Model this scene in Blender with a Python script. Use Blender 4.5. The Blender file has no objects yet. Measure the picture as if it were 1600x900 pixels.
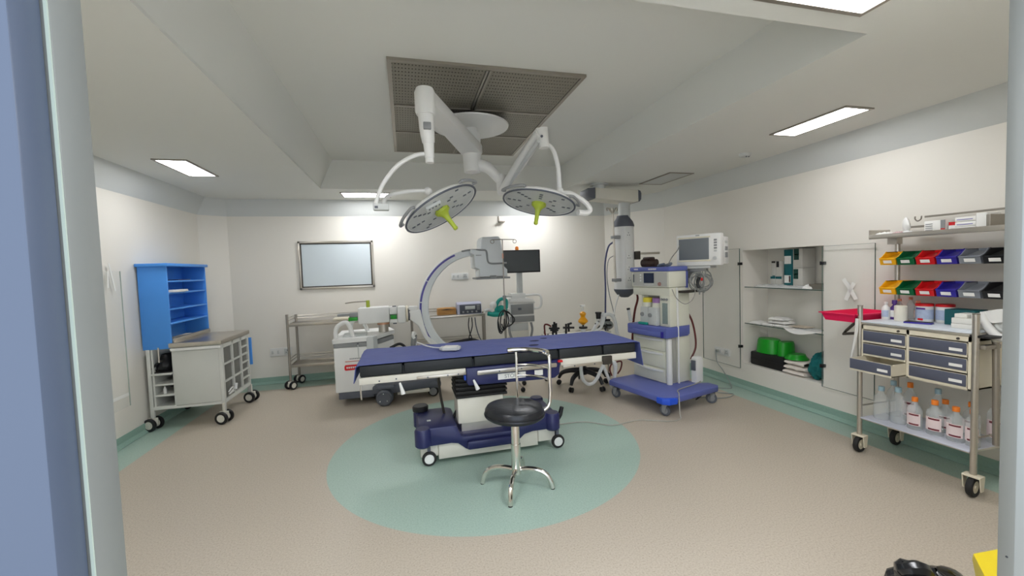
import bpy, bmesh, math, random
from mathutils import Vector, Matrix, noise
random.seed(7)
SC = bpy.context.scene
COL = SC.collection
PI = math.pi

# ---------------------------------------------------------------- camera
F_PX, EYE = 643.9, Vector((0.0, 0.0, 1.5))
YAW, PITCH, ROLL = -0.2522, -0.0475, 0.0347
CAMR = Matrix.Rotation(YAW, 3, 'Z') @ Matrix.Rotation(PITCH, 3, 'X') @ Matrix.Rotation(ROLL, 3, 'Y')
cam = bpy.data.cameras.new('camera')
cam.sensor_width = 36.0
cam.lens = F_PX / 1600 * 36
cam.clip_start = 0.02
cam_ob = bpy.data.objects.new('camera', cam)
COL.objects.link(cam_ob)
cam_ob.matrix_world = Matrix.Translation(EYE) @ (CAMR @ Matrix.Rotation(PI / 2, 3, 'X')).to_4x4()
SC.camera = cam_ob

# ---------------------------------------------------------------- light and exposure
SC.view_settings.view_transform = 'Standard'
SC.view_settings.look = 'None'
SC.view_settings.gamma = 1.0
SC.view_settings.use_curve_mapping = False
SC.view_settings.exposure = 0.40
PANEL = 23.0          # strength of the lit ceiling panels
world = bpy.data.worlds.new('corridor_fill')  # assumed unseen corridor light, raised as fill on surfaces facing the doorway
SC.world = world
world.use_nodes = True
world.node_tree.nodes['Background'].inputs[0].default_value = (0.70, 0.78, 0.90, 1)
world.node_tree.nodes['Background'].inputs[1].default_value = 2.4


def at(u, v, x=None, y=None, z=None):
    """the point of a plane x=, y= or z= seen at pixel (u, v) of the 1600x900 photograph"""
    d = CAMR @ Vector((u - 800, F_PX, 450 - v))
    if x is not None: t = (x - EYE.x) / d.x
    elif y is not None: t = (y - EYE.y) / d.y
    else: t = (z - EYE.z) / d.z
    return EYE + d * t


# ---------------------------------------------------------------- materials
def lin(c):
    return tuple(((v / 255) / 12.92 if v / 255 <= 0.04045 else ((v / 255 + 0.055) / 1.055) ** 2.4) for v in c)


def mat(name, rgb, rough=0.5, metal=0.0, var=0.06, scale=6.0, bump=0.0, bscale=60.0, alpha=None, trans=0.0, emit=0.0, spec=0.5, ior=1.45):
    m = bpy.data.materials.new(name)
    m.use_nodes = True
    nt = m.node_tree
    b = nt.nodes['Principled BSDF']
    c = lin(rgb)
    tc = nt.nodes.new('ShaderNodeTexCoord')
    nz = nt.nodes.new('ShaderNodeTexNoise')
    nz.inputs['Scale'].default_value = scale
    nz.inputs['Detail'].default_value = 3
    nt.links.new(tc.outputs['Object'], nz.inputs['Vector'])
    mx = nt.nodes.new('ShaderNodeMix')
    mx.data_type = 'RGBA'
    mx.inputs[6].default_value = (*[max(0, v * (1 - var)) for v in c], 1)
    mx.inputs[7].default_value = (*[min(1, v * (1 + var)) for v in c], 1)
    nt.links.new(nz.outputs['Fac'], mx.inputs[0])
    nt.links.new(mx.outputs[2], b.inputs['Base Color'])
    b.inputs['Roughness'].default_value = rough
    b.inputs['Metallic'].default_value = metal
    b.inputs['IOR'].default_value = ior
    b.inputs['Specular IOR Level'].default_value = spec
    b.inputs['Transmission Weight'].default_value = trans
    if alpha is not None:
        b.inputs['Alpha'].default_value = alpha
    if emit:
        b.inputs['Emission Color'].default_value = (*c, 1)
        b.inputs['Emission Strength'].default_value = emit
    if bump:
        n2 = nt.nodes.new('ShaderNodeTexNoise')
        n2.inputs['Scale'].default_value = bscale
        nt.links.new(tc.outputs['Object'], n2.inputs['Vector'])
        bp = nt.nodes.new('ShaderNodeBump')
        bp.inputs['Strength'].default_value = bump
        bp.inputs['Distance'].default_value = 0.01
        nt.links.new(n2.outputs['Fac'], bp.inputs['Height'])
        nt.links.new(bp.outputs['Normal'], b.inputs['Normal'])
    return m


def floor_material():
    m = bpy.data.materials.new('speckled_vinyl')
    m.use_nodes = True
    nt = m.node_tree
    N, L = nt.nodes, nt.links
    b = N['Principled BSDF']
    b.inputs['Roughness'].default_value = 0.42
    geo = N.new('ShaderNodeNewGeometry')
    sep = N.new('ShaderNodeSeparateXYZ')
    L.new(geo.outputs['Position'], sep.inputs[0])

    def math_(op, a, bb):
        n = N.new('ShaderNodeMath')
        n.operation = op
        for i, v in enumerate((a, bb)):
            if v is None: continue
            if isinstance(v, (int, float)): n.inputs[i].default_value = v
            else: L.new(v, n.inputs[i])
        return n.outputs[0]
    X, Y = sep.outputs[0], sep.outputs[1]
    dx = math_('SUBTRACT', X, 0.624)
    dy = math_('SUBTRACT', Y, 3.486)
    r = math_('SQRT', math_('ADD', math_('MULTIPLY', dx, dx), math_('MULTIPLY', dy, dy)), 0)
    disc = math_('LESS_THAN', r, 1.279)
    right = math_('GREATER_THAN', X, 3.505)
    left = math_('LESS_THAN', X, -2.262)
    back = math_('GREATER_THAN', Y, 6.05)
    green = math_('MAXIMUM', math_('MAXIMUM', disc, right), math_('MAXIMUM', left, back))

    def speck(lo, mid, hi):
        nz = N.new('ShaderNodeTexNoise')
        nz.inputs['Scale'].default_value = 105
        nz.inputs['Detail'].default_value = 6
        nz.inputs['Roughness'].default_value = 0.85
        L.new(geo.outputs['Position'], nz.inputs['Vector'])
        n2 = N.new('ShaderNodeTexNoise')
        n2.inputs['Scale'].default_value = 0.9
        L.new(geo.outputs['Position'], n2.inputs['Vector'])
        cr = N.new('ShaderNodeValToRGB')
        cr.color_ramp.elements[0].position = 0.36
        cr.color_ramp.elements[0].color = (*lin(lo), 1)
        cr.color_ramp.elements[1].position = 0.62
        cr.color_ramp.elements[1].color = (*lin(hi), 1)
        e = cr.color_ramp.elements.new(0.47)
        e.color = (*lin(mid), 1)
        L.new(nz.outputs['Fac'], cr.inputs[0])
        return cr.outputs[0]
    mx = N.new('ShaderNodeMix')
    mx.data_type = 'RGBA'
    L.new(green, mx.inputs[0])
    L.new(speck((155, 142, 124), (185, 174, 157), (199, 189, 174)), mx.inputs[6])
    L.new(speck((138, 163, 151), (161, 185, 172), (176, 197, 185)), mx.inputs[7])
    L.new(mx.outputs[2], b.inputs['Base Color'])
    return m


WALL = mat('wall_paint', (230, 226, 216), 0.45, var=0.015, scale=1.5)
CEIL = mat('ceiling_paint', (222, 223, 217), 0.7, var=0.015, scale=1.2)
COVE = mat('cove_shade_tone', (206, 209, 206), 0.6, var=0.015, scale=1.2)  # greyer and bluer than the walls: the slope's weaker light put into its colour
GREENV = mat('green_vinyl', (142, 172, 158), 0.45, var=0.12, scale=80)
JAMB = mat('jamb_aluminium', (128, 129, 123), 0.45, metal=0.1, var=0.03, scale=9)
EDGE = mat('pale_edge', (176, 186, 172), 0.4, var=0.02)
LAVENDER = mat('blue_door_laminate', (80, 89, 105), 0.4, var=0.03, scale=3)
STEEL = mat('brushed_steel', (196, 190, 180), 0.32, metal=0.9, var=0.05, scale=30)
STEELD = mat('dull_steel', (158, 152, 142), 0.42, metal=0.75, var=0.06, scale=30)
CHROME = mat('chrome', (225, 222, 215), 0.14, metal=1.0, var=0.02)
WHITE = mat('white_plastic', (226, 226, 222), 0.4, var=0.02)
OFFW = mat('off_white_plastic', (214, 211, 198), 0.45, var=0.02)
ARCW = mat('pale_arc_plastic', (216, 220, 220), 0.4, var=0.02)
LGREY = mat('light_grey_plastic', (196, 199, 196), 0.45, var=0.02)
MGREY = mat('mid_grey_plastic', (140, 142, 142), 0.5, var=0.03)
DGREY = mat('dark_grey_plastic', (88, 92, 100), 0.5, var=0.04)
BLACK = mat('black_plastic', (24, 24, 26), 0.45, var=0.1)
RUBBER = mat('black_rubber', (34, 33, 32), 0.7, var=0.1)
LEATHER = mat('black_leatherette', (30, 32, 36), 0.32, var=0.1, bump=0.15, bscale=25)
MATTR = mat('black_mattress', (34, 38, 40), 0.55, var=0.1, scale=12)
NAVY = mat('navy_plastic', (36, 40, 84), 0.32, var=0.06)
SHEET = mat('blue_sheet', (88, 98, 158), 0.75, var=0.08, scale=9, bump=0.35, bscale=22)
BLUE = mat('periwinkle_plastic', (92, 102, 168), 0.42, var=0.03)
BRBLUE = mat('bright_blue_plastic', (36, 84, 210), 0.4, var=0.03)
CARTBLUE = mat('sky_blue_laminate', (76, 150, 232), 0.4, var=0.03)
SCREEN = mat('dark_screen', (66, 72, 76), 0.22, var=0.05)
SCREENB = mat('navy_screen', (20, 36, 66), 0.2, var=0.3, scale=20)
LIME = mat('lime_plastic', (166, 182, 60), 0.4, var=0.03)
AMBER = mat('amber_plastic', (232, 160, 20), 0.35, var=0.08)
ORANGE = mat('orange_plastic', (240, 132, 40), 0.4, var=0.04)
TEAL = mat('teal_plastic', (22, 150, 138), 0.5, var=0.15, scale=30)
GREEN = mat('green_plastic', (20, 150, 32), 0.35, var=0.05)
PINK = mat('magenta_plastic', (232, 20, 84), 0.35, var=0.03)
CREAM = mat('cream_enamel', (222, 214, 192), 0.42, var=0.02)
SLATE = mat('slate_drawer_front', (84, 88, 104), 0.5, var=0.03)
WHITEP = mat('white_paper', (236, 235, 230), 0.7, var=0.03)
LINEN = mat('white_linen', (226, 218, 208), 0.9, var=0.05, bump=0.4, bscale=30)
TEALCLOTH = mat('teal_cloth', (18, 104, 104), 0.9, var=0.2, bump=0.5, bscale=30)
HOSE = mat('pale_hose', (222, 224, 222), 0.4, var=0.04, bump=0.5, bscale=90)
CARD = mat('brown_card', (176, 130, 74), 0.8, var=0.08)
RED = mat('red_plastic', (206, 24, 30), 0.4, var=0.04)
REDD = mat('dark_red_hose', (92, 26, 24), 0.45, var=0.05)
BINGREEN = mat('green_bin', (6, 98, 56), 0.4, var=0.04)
BINBLUE = mat('blue_bin', (52, 44, 150), 0.4, var=0.04)
BINGREY = mat('grey_bin', (126, 130, 136), 0.4, var=0.04)
YELLOW = mat('yellow_bin', (240, 178, 22), 0.4, var=0.04)
YELBIN = mat('yellow_waste_bin', (222, 198, 30), 0.35, var=0.04)
PURPLE = mat('purple_cap', (84, 50, 130), 0.4, var=0.04)
BAG = mat('black_bin_bag', (22, 23, 25), 0.22, var=0.1, bump=0.8, bscale=14)
GLASS = mat('greenish_glass', (232, 242, 236), 0.05, var=0.01, alpha=0.05, spec=0.5)
GLASSEDGE = mat('glass_edge', (70, 92, 84), 0.2, var=0.02)
CLEARP = mat('clear_plastic', (226, 232, 232), 0.12, var=0.02, alpha=0.30, spec=0.6)
FILM = mat('clear_film', (240, 243, 242), 0.18, var=0.04, alpha=0.5, bump=0.8, bscale=40)
BOARD = mat('white_board', (206, 216, 220), 0.22, var=0.02)
MESHM = mat('grille_metal', (136, 132, 120), 0.5, metal=0.3, var=0.06)
VOID = mat('dark_plenum', (52, 50, 46), 0.9, var=0.1)
TAPE = mat('white_tape', (234, 234, 228), 0.7, var=0.03)
BRACE = mat('dark_bracket', (70, 66, 60), 0.5, metal=0.5, var=0.05)


def emitter(name, rgb, strength):
    m = bpy.data.materials.new(name)
    m.use_nodes = True
    nt = m.node_tree
    b = nt.nodes['Principled BSDF']
    b.inputs['Base Color'].default_value = (0.8, 0.8, 0.8, 1)
    nz = nt.nodes.new('ShaderNodeTexNoise')
    nz.inputs['Scale'].default_value = 3
    b.inputs['Emission Color'].default_value = (*lin(rgb), 1)
    b.inputs['Emission Strength'].default_value = strength
    return m


GLOW = emitter('lit_diffuser', (250, 251, 255), PANEL)
GLOW_SIDE = emitter('lit_side_diffuser', (250, 251, 255), PANEL * 0.72)
GLOW_SQUARE = emitter('lit_square_diffuser', (250, 251, 255), PANEL * 1.1)


# ---------------------------------------------------------------- mesh builder
class G:
    def __init__(s, m=None):
        s.bm = bmesh.new()
        s.vl = s.bm.verts.layers.int.new('t')
        s.fl = s.bm.faces.layers.int.new('t')
        s.mats = []
        s.cur = 0
        s.M = None
        if m: s.use(m)

    def use(s, m):
        if m not in s.mats: s.mats.append(m)
        s.cur = s.mats.index(m)
        return s

    def fin(s):
        for v in s.bm.verts:
            if v[s.vl] == 0:
                if s.M: v.co = s.M @ v.co
                v[s.vl] = 1
        for f in s.bm.faces:
            if f[s.fl] == 0:
                f.material_index = s.cur
                f[s.fl] = 1
        return s

    def box(s, x0, x1, y0, y1, z0, z1, b=0.0, seg=2):
        r = bmesh.ops.create_cube(s.bm, size=1.0)
        vs = r['verts']
        for v in vs:
            v.co = Vector(((x0 + x1) / 2 + v.co.x * abs(x1 - x0), (y0 + y1) / 2 + v.co.y * abs(y1 - y0), (z0 + z1) / 2 + v.co.z * abs(z1 - z0)))
        if b > 0:
            b = min(b, 0.49 * min(abs(x1 - x0), abs(y1 - y0), abs(z1 - z0)))
            es = list({e for v in vs for e in v.link_edges})
            bmesh.ops.bevel(s.bm, geom=es, offset=b, segments=seg, affect='EDGES', profile=0.5)
        return s.fin()

    def quad(s, *pts):
        s.bm.faces.new([s.bm.verts.new(p) for p in pts])
        return s.fin()

    def slab(s, pts, d):
        """polygon pts swept by vector d"""
        d = Vector(d)
        a = [s.bm.verts.new(p) for p in pts]
        c = [s.bm.verts.new(Vector(p) + d) for p in pts]
        n = len(a)
        s.bm.faces.new(a)
        s.bm.faces.new(c[::-1])
        for i in range(n):
            s.bm.faces.new((a[i], c[i], c[(i + 1) % n], a[(i + 1) % n]))
        s._norm(a + c)
        return s.fin()

    def _norm(s, vs):
        fs = list({f for v in vs for f in v.link_faces})
        bmesh.ops.recalc_face_normals(s.bm, faces=fs)

    def prism(s, pts, axis, a0, a1, b=0.0):
        """2-D polygon extruded along axis: 'y' takes (x,z), 'x' takes (y,z), 'z' takes (x,y)"""
        def p3(p, a):
            return {'y': (p[0], a, p[1]), 'x': (a, p[0], p[1]), 'z': (p[0], p[1], a)}[axis]
        a = [s.bm.verts.new(p3(p, a0)) for p in pts]
        c = [s.bm.verts.new(p3(p, a1)) for p in pts]
        n = len(a)
        fa = s.bm.faces.new(a)
        fc = s.bm.faces.new(c[::-1])
        for i in range(n):
            s.bm.faces.new((a[i], c[i], c[(i + 1) % n], a[(i + 1) % n]))
        s._norm(a + c)
        if b > 0:
            bmesh.ops.bevel(s.bm, geom=list(fa.edges) + list(fc.edges), offset=b, segments=2, affect='EDGES', profile=0.5)
        return s.fin()

    def cyl(s, p0, p1, r, r2=None, seg=16):
        p0, p1 = Vector(p0), Vector(p1)
        d = p1 - p0
        q = d.to_track_quat('Z', 'Y').to_matrix().to_4x4()
        bmesh.ops.create_cone(s.bm, cap_ends=True, segments=seg, radius1=r, radius2=r if r2 is None else r2, depth=d.length,
                              matrix=Matrix.Translation((p0 + p1) / 2) @ q)
        return s.fin()

    def lathe(s, prof, c=(0, 0, 0), axis=(0, 0, 1), seg=24, sx=1.0, sy=1.0):
        q = Vector(axis).to_track_quat('Z', 'Y').to_matrix().to_4x4()
        M = Matrix.Translation(c) @ q
        rings = []
        vs = []
        for r, z in prof:
            if r <= 1e-6:
                ring = [s.bm.verts.new(M @ Vector((0, 0, z)))]
            else:
                ring = [s.bm.verts.new(M @ Vector((r * sx * math.cos(2 * PI * i / seg), r * sy * math.sin(2 * PI * i / seg), z))) for i in range(seg)]
            rings.append(ring)
            vs += ring
        for A, B in zip(rings, rings[1:]):
            if len(A) == 1 and len(B) == 1: continue
            for i in range(seg):
                j = (i + 1) % seg
                if len(A) == 1: s.bm.faces.new((A[0], B[i], B[j]))
                elif len(B) == 1: s.bm.faces.new((A[i], B[0], A[j]))
                else: s.bm.faces.new((A[i], B[i], B[j], A[j]))
        s._norm(vs)
        return s.fin()

    def sphere(s, c, r, sc=(1, 1, 1), seg=16, M=None):
        bmesh.ops.create_uvsphere(s.bm, u_segments=seg, v_segments=max(6, seg * 2 // 3), radius=r,
                                  matrix=Matrix.Translation(c) @ (M or Matrix.Identity(4)) @ Matrix.Diagonal((*sc, 1)))
        return s.fin()

    def tube(s, pts, r, seg=8, sm=6, closed=False, flat=1.0):
        P = [Vector(p) for p in pts]
        R = list(r) if isinstance(r, (list, tuple)) else [r] * len(P)
        if sm > 1 and len(P) > 2:
            Q, S = [], []
            n = len(P)
            rng = range(n) if closed else range(n - 1)
            for i in rng:
                p0 = P[(i - 1) % n] if closed or i > 0 else P[0] * 2 - P[1]
                p1, p2 = P[i], P[(i + 1) % n]
                p3 = P[(i + 2) % n] if closed or i + 2 < n else p2 * 2 - p1
                for k in range(sm):
                    t = k / sm
                    Q.append(0.5 * ((2 * p1) + (-p0 + p2) * t + (2 * p0 - 5 * p1 + 4 * p2 - p3) * t * t + (-p0 + 3 * p1 - 3 * p2 + p3) * t ** 3))
                    S.append(R[i] * (1 - t) + R[(i + 1) % n] * t)
            if not closed:
                Q.append(P[-1]); S.append(R[-1])
            P, R = Q, S
        n = len(P)
        T = []
        for i in range(n):
            a = P[(i - 1) % n] if closed or i > 0 else P[i]
            c = P[(i + 1) % n] if closed or i < n - 1 else P[i]
            T.append((c - a).normalized() if (c - a).length > 1e-9 else Vector((0, 0, 1)))
        up = Vector((0, 0, 1)) if abs(T[0].z) < 0.9 else Vector((1, 0, 0))
        u = T[0].cross(up).normalized()
        rings = []
        for i in range(n):
            u = (u - T[i] * u.dot(T[i]))
            u = u.normalized() if u.length > 1e-6 else T[i].orthogonal().normalized()
            w = T[i].cross(u)
            rings.append([s.bm.verts.new(P[i] + (u * math.cos(2 * PI * k / seg) + w * math.sin(2 * PI * k / seg) * flat) * R[i]) for k in range(seg)])
        for i in range(n if closed else n - 1):
            A, B = rings[i], rings[(i + 1) % n]
            for k in range(seg):
                s.bm.faces.new((A[k], A[(k + 1) % seg], B[(k + 1) % seg], B[k]))
        if not closed:
            s.bm.faces.new(rings[0][::-1])
            s.bm.faces.new(rings[-1])
        s._norm([v for q in rings for v in q])
        return s.fin()

    def grid(s, fn, nu, nv, th=0.0):
        """surface fn(u,v) -> point over the unit square; th gives it a thickness along -normal"""
        V = [[s.bm.verts.new(fn(i / nu, j / nv)) for j in range(nv + 1)] for i in range(nu + 1)]
        fs = []
        for i in range(nu):
            for j in range(nv):
                fs.append(s.bm.faces.new((V[i][j], V[i + 1][j], V[i + 1][j + 1], V[i][j + 1])))
        if th:
            bmesh.ops.recalc_face_normals(s.bm, faces=fs)
            bmesh.ops.solidify(s.bm, geom=fs, thickness=th)
        return s.fin()

    def text(s, txt, size, o, xd, yd, depth=0.001):
        """flat lettering centred at o, running along xd with up yd"""
        cu = bpy.data.curves.new('lettering', 'FONT')
        cu.body = txt
        cu.size = size
        cu.align_x = 'CENTER'
        cu.align_y = 'CENTER'
        cu.extrude = depth
        ob = bpy.data.objects.new('lettering', cu)
        COL.objects.link(ob)
        dg = bpy.context.evaluated_depsgraph_get()
        dg.update()
        me = bpy.data.meshes.new_from_object(ob.evaluated_get(dg))
        xd, yd = Vector(xd).normalized(), Vector(yd).normalized()
        zd = xd.cross(yd)
        M = Matrix.Translation(o) @ Matrix((xd, yd, zd)).transposed().to_4x4()
        me.transform(M)
        n0 = len(s.bm.faces)
        s.bm.from_mesh(me)
        bpy.data.objects.remove(ob)
        bpy.data.curves.remove(cu)
        bpy.data.meshes.remove(me)
        s.bm.verts.ensure_lookup_table()
        s.bm.faces.ensure_lookup_table()
        s.vl = s.bm.verts.layers.int['t']
        s.fl = s.bm.faces.layers.int['t']
        return s.fin()


BASE = {}       # world position a thing's parts are measured from


def mesh_ob(name, g, off=None, smooth=35):
    me = bpy.data.meshes.new(name)
    if off is not None:
        bmesh.ops.translate(g.bm, verts=g.bm.verts, vec=-Vector(off))
    g.bm.verts.layers.int.remove(g.bm.verts.layers.int['t'])
    g.bm.faces.layers.int.remove(g.bm.faces.layers.int['t'])
    g.bm.to_mesh(me)
    g.bm.free()
    for m in g.mats: me.materials.append(m)
    if smooth:
        me.shade_smooth()
        me.set_sharp_from_angle(angle=math.radians(smooth))
    ob = bpy.data.objects.new(name, me)
    COL.objects.link(ob)
    return ob


def thing(name, label, cat, loc, group=None, rz=0.0):
    o = bpy.data.objects.new(name, None)
    o.empty_display_size = 0.1
    COL.objects.link(o)
    o.location = loc
    o.rotation_euler = (0, 0, rz)
    o['label'] = label
    o['category'] = cat
    if group: o['group'] = group
    BASE[o.name] = Vector(loc) if rz == 0.0 else Vector((0, 0, 0))
    return o


def part(name, g, parent, label=None):
    """a part of a thing; geometry in world space (in the thing's own space if the thing is turned)"""
    ob = mesh_ob(name, g, BASE[parent.name])
    ob.parent = parent
    BASE[ob.name] = BASE[parent.name]
    if label: ob['label'] = label
    return ob


def single(name, g, label, cat, group=None):
    """a thing that is one mesh; its origin is put at the middle of its base"""
    co = [v.co for v in g.bm.verts]
    lo = Vector([min(c[i] for c in co) for i in range(3)])
    hi = Vector([max(c[i] for c in co) for i in range(3)])
    o = Vector(((lo.x + hi.x) / 2, (lo.y + hi.y) / 2, lo.z))
    ob = mesh_ob(name, g, o)
    ob.location = o
    ob['label'] = label
    ob['category'] = cat
    if group: ob['group'] = group
    BASE[ob.name] = o
    return ob


def struct(name, g, parent=None):
    ob = mesh_ob(name, g)
    ob['kind'] = 'structure'
    if parent: ob.parent = parent
    BASE[ob.name] = Vector((0, 0, 0))
    return ob


def caster(parent, x, y, top, r, ang, fork, tyre, hub, w=0.024, twin=False, trail=0.0, stem=0.012):
    """swivel caster under (x, y): stem and fork, with its wheel (or twin wheels) as sub-parts; ang = direction of the axle"""
    ax = Vector((math.cos(ang), math.sin(ang), 0))
    fw = Vector((-ax.y, ax.x, 0))
    c = Vector((x, y, r)) + fw * trail
    g = G(fork)
    g.cyl((x, y, r * 1.7), (x, y, top), stem, seg=12)
    off = w * 1.2 if not twin else 0.0
    if twin:
        g.M = Matrix.Translation((c.x, c.y, 0)) @ Matrix.Rotation(ang, 4, 'Z')
        g.box(-w * 0.35, w * 0.35, -r * 0.7, r * 0.7, r * 0.8, r * 1.95, 0.006)
        g.M = None
    else:
        for sgn in (-1, 1):
            a = c + ax * (off * sgn)
            pts = [a + Vector((0, 0, -r * 0.25)) + fw * (-r * .25), a + Vector((0, 0, -r * 0.25)) + fw * (r * .25),
                   Vector((x, y, r * 2.05)) + ax * off * sgn + fw * r * .45, Vector((x, y, r * 2.05)) + ax * off * sgn - fw * r * .45]
            g.slab(pts, ax * (0.006 * sgn))
        M = Matrix.Translation((x, y, 0)) @ Matrix.Rotation(ang, 4, 'Z')
        g.M = M
        g.box(-off - 0.006, off + 0.006, -r * .5, r * .5, r * 2.02, r * 2.22, 0.004)
        g.M = None
    k = part('caster', g, parent)
    for sgn in ((-1, 1) if twin else (0,)):
        wg = G(tyre)
        cc = c + ax * (sgn * w * 1.6)
        h = w * 0.5
        wg.lathe([(r * .62, -h), (r * .93, -h), (r, -h * .55), (r, h * .55), (r * .93, h), (r * .62, h), (r * .62, -h)], cc, ax, 24)
        wg.use(hub)
        wg.lathe([(0, -h * .8), (r * .64, -h * .8), (r * .64, h * .8), (0, h * .8)], cc, ax, 24)
        wg.lathe([(0, -h * 1.15), (r * .2, -h * 1.15), (r * .2, h * 1.15), (0, h * 1.15)], cc, ax, 12)
        part('wheel', wg, k)
    return k
# ================================================================ the room
XL, XR, YB, YF = -2.567, 3.80, 6.39, 0.602
ZC, ZT, ZK = 2.55, 2.90, 2.333
FLOORM = floor_material()
g = G(FLOORM)
g.box(-2.9, 4.3, -1.6, 6.6, -0.08, 0.0)
struct('floor', g)

# ceiling: lower ring, raised tray, sloping cove all round
N1 = 0.13
g = G(CEIL)
TX0, TX1, TY0, TY1 = -0.95, 2.17, 1.51, 5.48
ox0, ox1, oy1 = XL + N1 - 0.3, XR - N1 + 0.3, YB - N1 + 0.3
for a, b, c, d in ((ox0, TX0, YF, oy1), (TX1, ox1, YF, oy1), (TX0, TX1, YF, TY0), (TX0, TX1, TY1, oy1)):
    g.box(a, b, c, d, ZC, ZC + 0.02)
g.slab([(TX0, TY0, ZC + .02), (TX0, TY1, ZC + .02), (TX0 + 0.15, TY1, ZT), (TX0 + 0.15, TY0, ZT)], (-0.02, 0, 0))
g.box(TX1, TX1 + 0.02, TY0, TY1, ZC + .02, ZT)
g.box(TX0, TX1, TY0 - 0.02, TY0, ZC + .02, ZT)
g.box(TX0, TX1, TY1, TY1 + 0.02, ZC + .02, ZT)
g.box(TX0, TX1 + 0.02, TY0 - 0.02, TY1 + 0.02, ZT, ZT + 0.03)
struct('ceiling', g)

CH = [(XL, YF), (XL, 6.2), (-2.30, YB), (3.30, YB), (XR, 5.45), (XR, YF)]   # wall line, walked from the door round to the door


def inset(pts, d):
    out = []
    n = len(pts)
    for i, p in enumerate(pts):
        p = Vector(p).to_2d()
        es = []
        for a, b in ((i - 1, i), (i, i + 1)):
            if a < 0 or b >= n: continue
            e = (Vector(pts[b]) - Vector(pts[a])).normalized()
            es.append(Vector((e.y, -e.x)))
        if len(es) == 1: out.append(p + es[0] * d)
        else:
            m = (es[0] + es[1]).normalized()
            out.append(p + m * (d / max(0.3, m.dot(es[0]))))
    return out


IN = inset(CH, N1)
for i, nm in enumerate(('left', None, 'back', None, 'right')):
    g = G(COVE)
    a, b, c, d = CH[i], CH[i + 1], IN[i + 1], IN[i]
    g.slab([(*a, ZK), (*b, ZK), (c.x, c.y, ZC + .003), (d.x, d.y, ZC + .003)], (0, 0, 0.03))
    struct('trim_%d' % (i + 1), g)

# walls
WT = 0.1
g = G(WALL); g.box(XL - WT, XL, -0.1 + YF, 6.2, 0, ZK + 0.1); struct('wall_left', g)
g = G(WALL); g.box(-2.3, 3.3, YB, YB + WT, 0, ZK + 0.1); struct('wall_back', g)
for nm, i in (('wall_back_left', 1), ('wall_back_right', 3)):
    g = G(WALL)
    a, b = Vector(CH[i]), Vector(CH[i + 1])
    e = (b - a).normalized()
    n = Vector((-e.y, e.x)) * WT
    g.prism([a, b, b + n, a + n], 'z', 0, ZK + 0.1)
    struct(nm, g)
NY0, NY1, NZ0, NZ1, ND = 3.012, 3.97, 0.297, 1.614, 0.36      # the recessed cupboard in the right wall
g = G(WALL)
g.box(XR, XR + WT, YF - 0.1, NY0, 0, ZK + 0.1)
g.box(XR, XR + WT, NY1, 5.45, 0, ZK + 0.1)
g.box(XR, XR + WT, NY0, NY1, 0, NZ0)
g.box(XR, XR + WT, NY0, NY1, NZ1, ZK + 0.1)
g.box(XR + WT, XR + ND, NY0 - 0.03, NY0, NZ0 - 0.03, NZ1 + 0.03)
g.box(XR + WT, XR + ND, NY1, NY1 + 0.03, NZ0 - 0.03, NZ1 + 0.03)
g.box(XR + WT, XR + ND, NY0, NY1, NZ0 - 0.03, NZ0)
g.box(XR + WT, XR + ND, NY0, NY1, NZ1, NZ1 + 0.03)
g.box(XR + ND, XR + ND + 0.03, NY0 - 0.03, NY1 + 0.03, NZ0 - 0.03, NZ1 + 0.03)
struct('wall_right', g)
# front wall with the doorway the camera stands in
DX0, DX1, DZ = -0.35, 1.262, 2.15
g = G(WALL)
g.box(XL, DX0 - 0.06, 0.556, YF, 0, ZC)
g.box(DX1 + 0.06, XR, 0.576, YF, 0, ZC)
g.box(DX0 - 0.06, DX1 + 0.06, 0.56, YF, DZ + 0.06, ZC)
struct('wall_front', g)
g = G(JAMB)
g.box(DX0 - 0.06, DX0, 0.5525, YF, 0, DZ, 0.002)
g.use(EDGE); g.box(DX0 - 0.0035, DX0 - 0.0005, 0.5505, 0.5525, 0, DZ)
struct('trim_6', g)
g = G(JAMB)
g.box(DX1, DX1 + 0.06, 0.5745, YF, 0, DZ, 0.002)
g.use(BLACK); g.cyl(at(1573, 870, x=DX1 + .001), at(1573, 870, x=DX1 - .001), 0.0022, seg=10)
struct('trim_7', g)
g = G(JAMB); g.box(DX0 - 0.06, DX1 + 0.06, 0.56, YF, DZ, DZ + 0.06); struct('trim_8', g)
# blue leaf of the door, folded back on the corridor side
g = G(LAVENDER)
g.box(-1.15, DX0 - 0.0055, 0.510, 0.5505, 0.01, DZ, 0.002)
d = struct('door_1', g)

# coved vinyl skirting
for i, nm in enumerate(('left', 'back_left', 'back', 'back_right', 'right')):
    g = G(GREENV)
    a, b = CH[i], CH[i + 1]
    i1, i2 = inset(CH, 0.006), inset(CH, 0.035)
    top = 0.095
    g.slab([(*a, 0), (*b, 0), (*b, top), (*a, top)], (*((i1[i] - Vector(a)) if i not in (1, 3) else (i1[i] - Vector(a))), 0))
    A, B, C_, D = i1[i], i1[i + 1], i2[i + 1], i2[i]
    g.slab([(A.x, A.y, 0.03), (B.x, B.y, 0.03), (C_.x, C_.y, 0.002), (D.x, D.y, 0.002)], (0, 0, 0.004))
    struct('baseboard_' + nm, g)

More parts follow.
